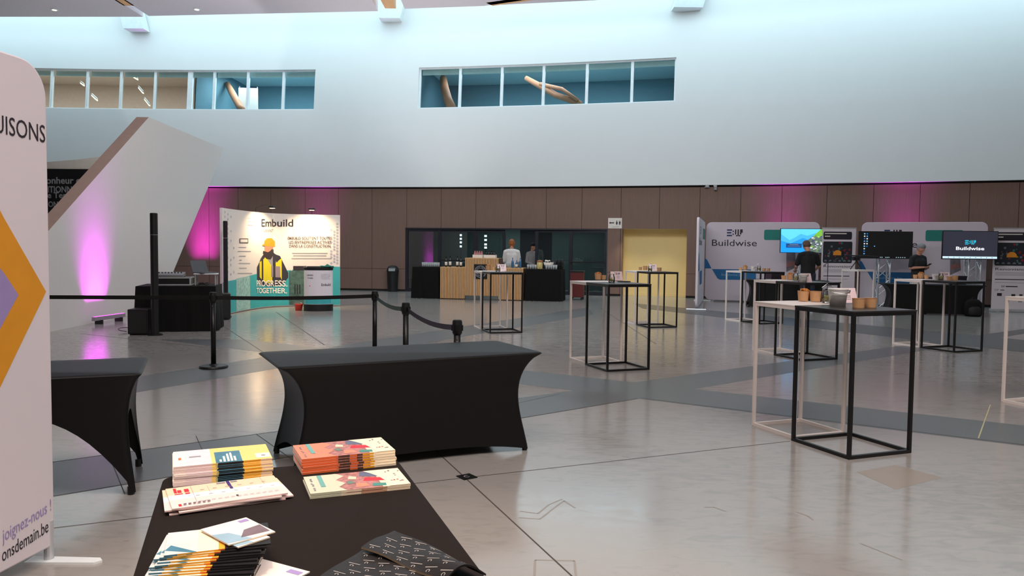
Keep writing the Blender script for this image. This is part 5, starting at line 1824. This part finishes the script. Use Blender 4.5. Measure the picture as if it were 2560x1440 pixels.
def person(label, loc, rz, k, top, legs, hair, J, long_sleeve=False, bald=False, hold=None, shoe=M_BKPLAST):
    o = thing('person', label, 'person', loc, rz)
    V = lambda x, y, z: Vector((x, y, z)) * k
    b = MB(); m = M_SKIN
    hc = V(*J['head']); hd = Vector(J['look']).normalized()          # head centre, direction of the face
    up = Vector((0, 0, 1)); up = (up - hd * up.dot(hd)).normalized(); sd = hd.cross(up)
    nk = V(0, .01, 1.47)
    # head and neck
    hp = lambda f_, u, s_: hc + (hd * f_ + up * u + sd * s_) * k
    b.ball(hp(-.012, .03, 0), .088 * k, m, 10); b.ball(hp(.012, .0, 0), .078 * k, m, 10); b.ball(hp(-.01, .06, 0), .08 * k, m, 10)
    b.ball(hp(.035, -.06, 0), .052 * k, m, 8); b.ball(hp(.062, -.085, 0), .026 * k, m, 7); b.ball(hp(.055, .03, 0), .05 * k, m, 8)
    caps(b, [(hp(.088, .022, 0), .008 * k), (hp(.104, -.018, 0), .015 * k)], m, 8)
    for s_ in (-1, 1):
        b.ball(hp(-.005, .0, s_ * .082), .022 * k, m, 7); b.ball(hp(.055, -.015, s_ * .04), .024 * k, m, 7)
    b.ball(hp(.086, -.052, 0), .016 * k, m, 7)
    caps(b, [(nk + Vector((0, 0, -.04)) * k, .068 * k), (hp(-.025, -.06, 0), .056 * k)], m)
    caps(b, [(V(0, .01, 1.28), .13 * k), (V(0, .01, 1.1), .12 * k), (V(0, .01, .95), .12 * k)], m)
    for s_, el, wr in ((-1, J['l_el'], J['l_wr']), (1, J['r_el'], J['r_wr'])):
        sh = V(s_ * .185, .015, 1.40); e_ = V(*el); w_ = V(*wr)
        caps(b, [(V(s_ * .1, .01, 1.40), .07 * k), (sh, .055 * k), (e_, .04 * k), (e_.lerp(w_, .3), .041 * k), (w_, .026 * k)], m)
        d = (w_ - e_).normalized()
        inn = Vector(J.get('palm', (0, 0, -1))); inn = (inn - d * inn.dot(d)).normalized(); sid = d.cross(inn) * s_
        pm = w_ + d * .045 * k
        for j in (-1.5, -.5, .5, 1.5):
            caps(b, [(w_ + d * .012 * k + sid * j * .008 * k, .016 * k), (w_ + d * .082 * k + sid * j * .019 * k, .0125 * k)], m, 8)
            L_ = (.034, .04, .037, .028)[int(j + 1.5)] * k
            p0 = w_ + d * .082 * k + sid * j * .019 * k
            p1 = p0 + (d + inn * .45).normalized() * L_; p2 = p1 + (d * .4 + inn).normalized() * L_ * .75
            caps(b, [(p0, .0105 * k), (p1, .0095 * k), (p2, .008 * k)], m, 8)
        p0 = w_ + d * .02 * k + sid * .026 * k; p1 = p0 + (d * .7 + sid * .7 + inn * .3).normalized() * .04 * k
        caps(b, [(p0, .014 * k), (p1, .011 * k), (p1 + (d + inn * .5).normalized() * .03 * k, .009 * k)], m, 8)
    for s_ in (-1, 1):
        caps(b, [(V(s_ * .09, .01, .92), .1 * k), (V(s_ * .1, -.01, .5), .058 * k), (V(s_ * .1, .015, .36), .056 * k), (V(s_ * .1, .03, .09), .036 * k)], m)
        caps(b, [(V(s_ * .1, .04, .045), .036 * k), (V(s_ * .12, -.14, .035), .032 * k)], m)
    body = evalmesh('body', b, [('REMESH', dict(mode='VOXEL', voxel_size=.0085 * k)), ('SMOOTH', dict(factor=.5, iterations=3))])
    body.parent = o
    # shirt
    b = MB()
    caps(b, [(V(0, .02, 1.40), .112 * k), (V(0, .0, 1.28), .15 * k), (V(0, .01, 1.1), .142 * k), (V(0, .015, .93), .15 * k)], top, 14)
    for s_ in (-1, 1):
        caps(b, [(V(s_ * .075, .0, 1.3), .125 * k), (V(s_ * .075, .01, 1.1), .105 * k), (V(s_ * .07, .012, .93), .115 * k)], top, 12)
    for s_, el, wr in ((-1, J['l_el'], J['l_wr']), (1, J['r_el'], J['r_wr'])):
        sh = V(s_ * .185, .015, 1.395); e_ = V(*el); w_ = V(*wr)
        ch = [(V(s_ * .08, .01, 1.42), .08 * k), (sh, .076 * k)]
        ch += [(sh.lerp(e_, .8), .064 * k)] if not long_sleeve else [(e_, .058 * k), (e_.lerp(w_, .85), .042 * k)]
        caps(b, ch, top, 12)
    b.tube([V(0, .01, 1.44), V(0, .0, 1.485)], [.085 * k, .07 * k], top, 14)
    sh_ = evalmesh('shirt', b, [('REMESH', dict(mode='VOXEL', voxel_size=.011 * k)), ('SMOOTH', dict(factor=.5, iterations=4))])
    sh_.parent = o
    b = MB()
    caps(b, [(V(0, .015, .93), .142 * k), (V(0, .015, .85), .14 * k)], legs, 14)
    for s_ in (-1, 1):
        caps(b, [(V(s_ * .085, .015, .9), .115 * k), (V(s_ * .1, -.005, .5), .08 * k), (V(s_ * .1, .02, .1), .066 * k), (V(s_ * .1, .02, .06), .066 * k)], legs, 12)
    tr = evalmesh('trousers', b, [('REMESH', dict(mode='VOXEL', voxel_size=.012 * k)), ('SMOOTH', dict(factor=.5, iterations=3))])
    tr.parent = o
    for s_ in (-1, 1):
        b = MB(); caps(b, [(V(s_ * .1, .05, .048), .046 * k), (V(s_ * .118, -.08, .044), .044 * k), (V(s_ * .124, -.16, .036), .036 * k)], shoe, 10)
        s2 = evalmesh('shoe', b, [('REMESH', dict(mode='VOXEL', voxel_size=.009)), ('SMOOTH', dict(factor=.5, iterations=2))]); s2.parent = o
        e_ = MB(); e_.ball(hp(.075, .012, s_ * .032), .009 * k, M_INK, 6); e_.build('eye', o, smooth=True)
    b = MB()
    b.ball(hp(-.03, .055, 0), .094 * k, hair, 10); b.ball(hp(.012, .085, 0), .078 * k, hair, 10); b.ball(hp(-.055, .0, 0), .068 * k, hair, 10)
    for s_ in (-1, 1):
        b.ball(hp(-.035, .02, s_ * .05), .055 * k, hair, 8)
        if J.get('long'): caps(b, [(hp(-.03, .0, s_ * .04), .05 * k), (hp(-.04, -.07, s_ * .03), .04 * k)], hair, 8)
        if J.get('beard'): b.ball(hp(.03, -.075, s_ * .03), .036 * k, hair, 7)
    hr = evalmesh('hair', b, [('REMESH', dict(mode='VOXEL', voxel_size=.009 * k)), ('SMOOTH', dict(factor=.5, iterations=2))]); hr.parent = o
    return o


M_TEE = mat('black_tee', (17, 17, 19), .85, var=.1)
M_TEE2 = mat('charcoal_tee', (32, 33, 35), .85, var=.1)
M_JEANS = mat('dark_jeans', (36, 42, 58), .85, var=.2, scale=40)
M_GREYH = mat('grey_hair', (128, 130, 134), .7, var=.25, scale=60)
M_BRH = mat('brown_hair', (92, 68, 54), .7, var=.25, scale=60)
M_GINGER = mat('copper_hair', (150, 86, 36), .6, var=.3, scale=60)
M_WSH = mat('white_shirt', (226, 222, 220), .8, var=.03)
q = W(2296, 650, 20.5)
pm = person('man with grey hair in a charcoal tee looking down at a phone', (q.x, q.y, 0), R(18), 1.0, M_TEE2, M_JEANS, M_GREYH,
            dict(head=(0, -.07, 1.635), look=(0, -1, -.55), l_el=(-.25, .0, 1.14), l_wr=(-.06, -.24, 1.165), r_el=(.25, .02, 1.12), r_wr=(.07, -.22, 1.14), palm=(0, .2, 1)))
pw = Matrix.Translation((q.x, q.y, 0)) @ Matrix.Rotation(R(18), 4, 'Z') @ Vector((.01, -.33, 1.225))
o = thing('smartphone', 'black smartphone held by the man with grey hair', 'phone', pw, R(18))
b = MB(); b.box((0, 0, 0), (.075, .15, .009), M_BKPLAST, 0, R(-35)); b.build('body', o, bevel=.002)
b = MB(); b.box((0, .004, .006), (.068, .135, .002), M_SCD, 0, R(-35)); b.build('display', o)
q = G(2020, 776)
person('man in a black tee and dark jeans standing with his back to the camera', (q.x, q.y + .1, 0), R(180 - 8), 1.035, M_TEE, M_JEANS, M_BRH,
       dict(head=(.03, -.09, 1.625), look=(.25, -1, -.6), l_el=(-.29, -.06, 1.13), l_wr=(-.22, -.27, 1.0), r_el=(.27, -.06, 1.12), r_wr=(.24, -.28, 1.02), palm=(0, 0, -1)), shoe=M_FRAME)
q = W(1279, 650, 24.55)
person('woman with copper hair in a white shirt, seen from behind at the bar', (q.x, q.y, 0), R(176), 1.02, M_WSH, M_TEE, M_GINGER,
       dict(head=(0, -.03, 1.645), look=(0, -1, -.2), l_el=(-.24, -.02, 1.12), l_wr=(-.18, -.22, 1.0), r_el=(.24, -.02, 1.12), r_wr=(.18, -.22, 1.0), long=True), long_sleeve=True)
q = wv(s_of(1321, 650), 0, .75)
person('person in dark clothing with pale sleeves in the dark bar doorway', q, R(35), .97, mat('pale_sleeve_shirt', (150, 146, 146), .8), M_TEE, M_TEE,
       dict(head=(0, -.04, 1.64), look=(0, -1, -.3), l_el=(-.25, .0, 1.12), l_wr=(-.14, -.23, 1.02), r_el=(.25, .0, 1.12), r_wr=(.14, -.22, 1.0)), long_sleeve=True)

# ================================================================== PAPERS ON THE NEAR TABLE
TZ = .757


def sheet(name, label, cat, group, c_, rz, w_, d_, t_, top, front, z, bend=0.0, extra=None):
    """a flat magazine: coloured areas across the top and along the front edge"""
    o = thing(name, label, cat, (c_.x, c_.y, z), rz, group)
    b = MB()
    for fr_a, fr_b, m_ in front:
        x0, x1 = (fr_a - .5) * w_, (fr_b - .5) * w_
        b.poly([(x0, -d_ / 2, 0), (x1, -d_ / 2, 0), (x1, -d_ / 2, t_ * .8), (x0, -d_ / 2, t_ * .8)], m_)
    b.box((0, .0005, t_ * .4), (w_ - .001, d_ - .002, t_ * .8), M_PAPER)
    b.build('pages', o)
    b = MB()
    for x0, x1, y0, y1, m_ in top:
        b.poly([((x0 - .5) * w_, (y0 - .5) * d_, t_ * .84), ((x1 - .5) * w_, (y0 - .5) * d_, t_ * .84), ((x1 - .5) * w_, (y1 - .5) * d_, t_ * .84), ((x0 - .5) * w_, (y1 - .5) * d_, t_ * .84)], m_)
    lv = {}
    if extra:
        for i, (pts, m_) in enumerate(extra):
            b.poly([((x - .5) * w_, (y - .5) * d_, t_ * .84 + .0003 + .00008 * i) for x, y in pts], m_)
    b.build('cover', o)
    return o


def copies(src, n_, step, dz, label, group, jit, seed=1):
    rn = random.Random(seed)
    z0 = src.location.z
    for i in range(1, n_):
        dup(src, (src.location.x + rn.uniform(-jit, jit) + step.x * i, src.location.y + rn.uniform(-jit, jit) * .5 + step.y * i, z0 - dz * i), src.rotation_euler.z + rn.uniform(-.012, .012), label, group)


M_PINKP = mat('pinkish_paper', (238, 212, 208), .6, var=.02)
M_AMB = mat('amber_cover', (242, 172, 50), .5, var=.05)
M_PALEY = mat('pale_yellow_cover', (246, 214, 130), .5, var=.04)
M_PHOTO = mat('blue_photo_cover', (70, 126, 150), .45, var=.3, scale=20)
M_BLKP = mat('black_cover', (26, 26, 28), .45)
M_SALM = mat('salmon_cover', (238, 140, 112), .5, var=.04)
M_ORNG = mat('orange_cover', (230, 112, 60), .5, var=.05)
M_MOSA = mat('mosaic_cover', (176, 120, 116), .5, var=.6, scale=60)
M_SAGE = mat('sage_cover', (206, 210, 186), .5, var=.05)
M_TAG = mat('teal_tag_print', (110, 172, 168), .5)
M_REDP = mat('red_cover', (206, 44, 60), .5, var=.1)
M_SLATE = mat('slate_cover', (96, 104, 130), .5, var=.2, scale=20)
M_REDL = mat('red_logo', (214, 34, 48), .5)
M_VIOL = mat('violet_print', (66, 46, 120), .5)

fl, fr2 = G(434, 1220, TZ), G(684, 1194, TZ)
nA, tA = 13, .0046
rzA = math.atan2((fr2 - fl).y, (fr2 - fl).x); wA = (fr2 - fl).length; dA = .205
nrmA = Vector((-math.sin(rzA), math.cos(rzA), 0))
cA_ = (fl + fr2) / 2 + nrmA * (dA / 2 + .012)
topA = [(0, .12, 0, 1, M_PAPER), (.12, .38, 0, 1, mat('lilac_white_cover', (232, 218, 226), .5, var=.06, scale=30)), (.38, .42, 0, 1, M_PALEY), (.42, .69, .0, .72, M_PHOTO), (.42, .69, .72, 1, M_PALEY), (.69, 1, 0, 1, M_PALEY)]
exA = [(((.05, .4), (.08, .4), (.08, .55), (.05, .55)), M_ORNG), (((.16, .5), (.28, .5), (.28, .58), (.16, .58)), M_GREYP), (((.84, .1), (.99, .1), (.99, .4), (.84, .4)), M_PAPER), (((.9, .2), (.94, .2), (.94, .28), (.9, .28)), M_GREYP)]
for x, h in ((.5, .4), (.54, .55), (.575, .6), (.61, .35), (.46, .2)):
    exA.append((((x, .05), (x + .022, .05), (x + .022, h), (x, h)), M_PAPER))
frA = [(0, .38, M_PINKP), (.38, .44, M_PALEY), (.44, .70, M_BLKP), (.70, .88, M_AMB), (.88, 1, M_PINKP)]
lbA = 'yellow and black magazine in the neat stack at the far left of the near table'
src = sheet('magazine', 'topmost magazine with blue photo cover on the neat far left stack of the near table', 'magazine', 'neat stack of yellow magazines', cA_ + nrmA * .02, rzA, wA, dA, tA, topA, frA, TZ + (nA - 1) * tA, extra=exA)
copies(src, nA, -nrmA * .0022, tA, lbA, 'neat stack of yellow magazines', .0035)

# newsletters
fl, fr2, bl = G(428, 1290, TZ), G(722, 1248, TZ), G(440, 1232, TZ + .02)
rzB = math.atan2((fr2 - fl).y, (fr2 - fl).x); wB = (fr2 - fl).length * .985; dB = .21
nB = Vector((-math.sin(rzB), math.cos(rzB), 0))
cB_ = (fl + fr2) / 2 + nB * dB / 2
topB = [(0, 1, 0, .40, M_PINKP), (0, 1, .40, .62, mat('white_glossy_paper', (246, 246, 244), .25)), (0, 1, .62, 1, mat('peach_paper', (240, 206, 178), .6, var=.02))]
exB = []
for x0, x1, y0, y1, m_ in ((.06, .085, .7, .95, M_REDL), (.09, .125, .7, .84, M_REDL), (.15, .19, .7, .86, M_REDL), (.06, .13, .62, .66, M_REDL), (.15, .19, .6, .66, M_REDL), (.06, .085, .06, .16, M_REDL),
                           (.215, .218, .05, .98, M_GREYP), (.36, .362, .5, .9, M_GREYP), (.54, .57, .72, .99, M_VIOL), (.545, .572, .58, .7, M_VIOL), (.56, .58, .18, .24, M_INK), (.45, .53, .9, .97, M_GREYP), (.58, .64, .9, .97, M_GREYP),
                           (.86, .862, .6, .98, M_GREYP)):
    exB.append((((x0, y0), (x1, y0), (x1, y1), (x0, y1)), m_))
rn = random.Random(11)
for k_ in range(26):
    x0 = .23 + (k_ % 13) * .056; y0 = .46 if k_ < 13 else .16
    y0 += .25 * (k_ % 2) if k_ < 13 else 0
    exB.append((((x0, y0), (x0 + .036, y0), (x0 + .036, y0 + .015), (x0, y0 + .015)), M_GREYP))
for k_ in range(6):
    exB.append((((.1 + k_ * .04, .08), (.125 + k_ * .04, .08), (.125 + k_ * .04, .12), (.1 + k_ * .04, .12)), mat('plum_print', (70, 44, 62), .6)))
frB = [(0, 1, M_PINKP)]
src = sheet('newsletter', 'topmost white and peach newsletter with red blocks, middle left of the near table', 'newsletter', 'stack of folded newsletters', cB_, rzB, wB, dB, .005, topB, frB, TZ + .016, extra=exB)
rn = random.Random(3)
for i in range(1, 4):
    dup(src, (cB_.x + (-.012, .014, -.006)[i - 1], cB_.y + (-.008, .004, -.002)[i - 1], TZ + .016 - .0053 * i), rzB + (-.05, .035, -.01)[i - 1],
        ('white newsletter sticking out left under the topmost newsletter', 'white newsletter sticking out right under the topmost newsletter', 'lowest newsletter lying on the black cover')[i - 1], 'stack of folded newsletters')

# orange booklets
fl, fr2 = G(757, 1188, TZ), G(992, 1163, TZ)
rzD = math.atan2((fr2 - fl).y, (fr2 - fl).x); wD = (fr2 - fl).length; dD = .205
nD = Vector((-math.sin(rzD), math.cos(rzD), 0))
cD_ = (fl + fr2) / 2 + nD * (dD / 2)


def booklet_top(left):
    return [(0, .30, 0, 1, left), (.30, .72, 0, 1, M_MOSA), (.72, 1, 0, 1, M_CREAM)]


def booklet_extra(left):
    ex_ = [(((.30, 0), (.36, 0), (.30, .22), (.38, .4), (.30, .62), (.40, .82), (.33, 1), (.30, 1)), left),
           (((.56, .42), (.78, .35), (.75, .55), (.60, .62)), M_REDP), (((.55, .72), (.74, .62), (.72, .85), (.66, .98), (.58, .96)), M_SLATE), (((.46, .1), (.6, .12), (.58, .3), (.48, .34)), M_SALM),
           (((.62, .08), (.76, .06), (.77, .2), (.64, .25)), mat('teal_cover', (70, 140, 130), .5)), (((.42, .6), (.5, .55), (.52, .7), (.45, .78)), M_SAGE), (((.40, .3), (.47, .35), (.45, .5), (.39, .48)), mat('grey_green_cover', (110, 130, 118), .5)),
           ([(.62, 1), (1, 1), (1, .0), (.79, 0)] + [(.79 - .17 * (t / 6) ** 2.4, t / 6) for t in range(1, 7)], M_CREAM),
           (((.13, .3), (.175, .3), (.175, .98), (.13, .98)), M_TAG)]
    rn = random.Random(5)
    for k_ in range(12):
        x, y = .04 + .01 * rn.random(), .12 + k_ * .065
        if k_ % 4 == 3: continue
        ex_.append((((x, y), (x + .02, y), (x + .02, y + .035), (x, y + .035)), M_GREYP))
    for k_ in range(12):
        x, y = .83 + .14 * rn.random(), .1 + .8 * rn.random()
        ex_.append((((x, y), (x + .02, y), (x + .02, y + .03), (x, y + .03)), M_GREYP if k_ % 4 else M_REDL))
    return ex_


frD = [(0, .38, M_ORNG), (.38, .5, mat('dark_mosaic_edge', (86, 60, 46), .5, var=.4, scale=60)), (.5, .58, M_ORNG), (.58, .64, mat('dark_mosaic_edge', (86, 60, 46), .5)), (.64, .76, M_AMB), (.76, 1, M_CREAM)]
nDn, tD = 6, .0085
src = sheet('booklet', 'topmost salmon booklet on the far right stack of the near table', 'booklet', 'stack of orange booklets', cD_ + nD * .02, rzD, wD, dD, tD, booklet_top(M_SALM), frD, TZ + (nDn - 1) * tD, extra=booklet_extra(M_SALM))
copies(src, nDn, -nD * .0035, tD, 'orange-edged booklet within the far right stack of the near table', 'stack of orange booklets', .002, 4)
fl, fr2 = G(776, 1248, TZ), G(1027, 1222, TZ)
rzE = math.atan2((fr2 - fl).y, (fr2 - fl).x); wE = (fr2 - fl).length; nE = Vector((-math.sin(rzE), math.cos(rzE), 0))
cE_ = (fl + fr2) / 2 + nE * (.19 / 2)
frE = [(0, .3, M_SAGE), (.3, .5, M_CREAM), (.5, .76, mat('tan_edge', (206, 160, 130), .5)), (.76, 1, M_CREAM)]
src = sheet('booklet', 'upper sage and cream booklet lying in front of the orange stack', 'booklet', 'pair of sage booklets', cE_ + nE * .002, rzE, wE, .19, .0085, booklet_top(M_SAGE), frE, TZ + .009, extra=booklet_extra(M_SAGE))
dup(src, (cE_.x - .002, cE_.y, TZ), rzE + .004, 'lower sage and cream booklet lying in front of the orange stack', 'pair of sage booklets')

# fanned brochures
topC = [(0, .3, 0, 1, mat('pale_sky_cover', (206, 214, 214), .5, var=.1, scale=10)), (.3, .5, 0, 1, M_CREAM), (.5, .56, 0, 1, M_AMB), (.56, 1, 0, 1, M_BLKP)]
frC = [(0, .12, M_PHOTO), (.12, .5, M_AMB), (.5, .56, M_ORNG), (.56, 1, M_BLKP)]
exC = [(((0, .2), (.25, .0), (.3, .0), (.05, .4)), M_PHOTO), (((.62, .3), (.95, .34), (.95, .38), (.62, .34)), M_GREYP)]
nC, tC = 17, .0042
pA, pB = G(497, 1458, TZ), G(542, 1366, TZ + .05)
src = None
for i in range(nC):
    t = i / (nC - 1)
    c_ = pA.lerp(pB, t) + Vector((.006 * math.sin(i * 2.1), 0, 0))
    r_ = R(2 + 16 * t + 2.5 * math.sin(i * 1.7))
    lb = 'yellow and black brochure in the slumped fan at the front left of the near table'
    if src is None:
        src = sheet('brochure', lb, 'brochure', 'slumped fan of brochures', c_, r_, .235, .15, tC, topC, frC, TZ, extra=exC)
    else:
        dup(src, (c_.x, c_.y, TZ + tC * i), r_, lb, 'slumped fan of brochures')
zt_ = TZ + tC * nC
topT = [(0, 1, 0, 1, mat('white_leaflet', (240, 228, 222), .5, var=.04))]
exT = [(((0, .05), (.5, .0), (.3, .5), (0, .6)), mat('blue_fade', (150, 182, 200), .5, var=.2)), (((.35, .15), (.95, .1), (.98, .5), (.6, .45)), mat('mauve_photo', (120, 104, 112), .5, var=.3, scale=20)), (((.75, .8), (.95, .8), (.95, .92), (.75, .92)), M_LILAC)]
for k_, (q4, lb) in enumerate(((((560, 1310), (500, 1338), (596, 1366), (706, 1342)), 'pale leaflet under the topmost one on the slumped fan'), (((600, 1296), (476, 1336), (590, 1356), (710, 1330)), 'topmost pale leaflet lying askew on the slumped fan'))):
    T_, L4, B_, R_ = [G(x, y, zt_ + .004 * k_) for x, y in q4]
    e1 = (R_ - B_ + T_ - L4) / 2; e2 = (T_ - R_ + L4 - B_) / 2
    sheet('leaflet', lb, 'leaflet', 'pale leaflets on the fan', (T_ + L4 + B_ + R_) / 4, math.atan2(e1.y, e1.x), e1.length * .95, e2.length * .95, .0035, topT, [(0, 1, M_CREAM)], zt_ + .004 * k_, extra=exT)
sheet('leaflet', 'pale leaflet sticking out right under the slumped fan', 'leaflet', None, G(640, 1440, TZ), R(-28), .2, .15, .004, topT, [(0, 1, M_CREAM)], TZ - .0005 + .001, extra=exT)

# folded black patterned bag
M_BAG = mat('black_coated_fabric', (28, 26, 27), .5, var=.1, spec=.5)
M_BAGL = mat('white_script_print', (186, 180, 176), .6)
o = thing('folded_bag', 'folded black bag with small white script marks at the front of the near table', 'bag', G(1010, 1420, TZ))
org = Vector(o.location)


def flap(corners, z0, z1, nm, lift=0.0, thick=.005):
    P = [G(x, y, TZ) for x, y in corners]
    def fn(u, v, dz=0.0):
        p = P[0].lerp(P[1], u).lerp(P[3].lerp(P[2], u), v)
        return Vector((p.x - org.x, p.y - org.y, z0 + (z1 - z0) * v + lift * math.sin(math.pi * v) * (u ** 2) + .004 * math.sin(u * 7 + v * 5) + dz))
    b = MB()
    N = 14
    b.grid(lambda u, v: fn(u, v, thick), N, N, M_BAG)
    b.grid(lambda u, v: fn(v, u, 0), N, N, M_BAG)
    for e in range(4):
        for i in range(N):
            t0, t1 = i / N, (i + 1) / N
            q = [(t0, 0), (t1, 0)] if e == 0 else [(1, t0), (1, t1)] if e == 1 else [(t1, 1), (t0, 1)] if e == 2 else [(0, t1), (0, t0)]
            b.poly([fn(*q[0]), fn(*q[1]), fn(*q[1], thick), fn(*q[0], thick)], M_BAG if e in (1, 2) else mat('cream_torn_edge', (150, 132, 108), .8))
    ob = b.build(nm, o)
    b = MB()
    W0 = (P[1] - P[0]).length; D0 = (P[3] - P[0]).length
    rows = max(2, int(D0 / .033)); cols = max(2, int(W0 / .05))
    for r_ in range(rows):
        for c_ in range(cols):
            u = (c_ + .3 + .5 * (r_ % 2)) / cols; v = (r_ + .5) / rows
            if u > .9: continue
            du, dv_ = .034 / W0, .005 / D0
            b.poly([fn(u, v, thick + .0008), fn(u + du, v + dv_ * 1.5, thick + .0008), fn(u + du, v + dv_ * 1.9, thick + .0008), fn(u, v + dv_ * .5, thick + .0008)], M_BAGL)
            cu_, cv_ = u + du * .5, v - dv_ * 1.6
            for k_ in range(6):
                a0, a1 = k_ * .8 - .5, (k_ + 1) * .8 - .5
                r0, r1 = .0055, .0038
                b.poly([fn(cu_ + rr_ * math.cos(a) / W0, cv_ + rr_ * math.sin(a) / D0, thick + .0008) for rr_, a in ((r0, a0), (r0, a1), (r1, a1), (r1, a0))], M_BAGL)
    b.build('script_print', ob)
    return ob


flap(((770, 1470), (1040, 1560), (1130, 1440), (905, 1378)), .001, .002, 'lower_flap')
flap(((903, 1384), (1115, 1470), (1215, 1452), (985, 1340)), .012, .014, 'upper_flap', .03)
# floor socket
p = G(1167, 1193)
o = thing('floor_socket', 'small black floor socket lid in the concrete right of the near table', 'socket', p, R(35))
b = MB(); b.box((0, 0, .003), (.105, .105, .006), M_BKPLAST); b.build('lid', o)
b = MB()
for k_ in range(9):
    a0, a1 = R(40 + k_ * 30), R(70 + k_ * 30)
    b.poly([(r_ * math.cos(a), r_ * math.sin(a), .0068) for r_, a in ((.022, a0), (.022, a1), (.015, a1), (.015, a0))], M_GREYP)
b.build('symbol', o)
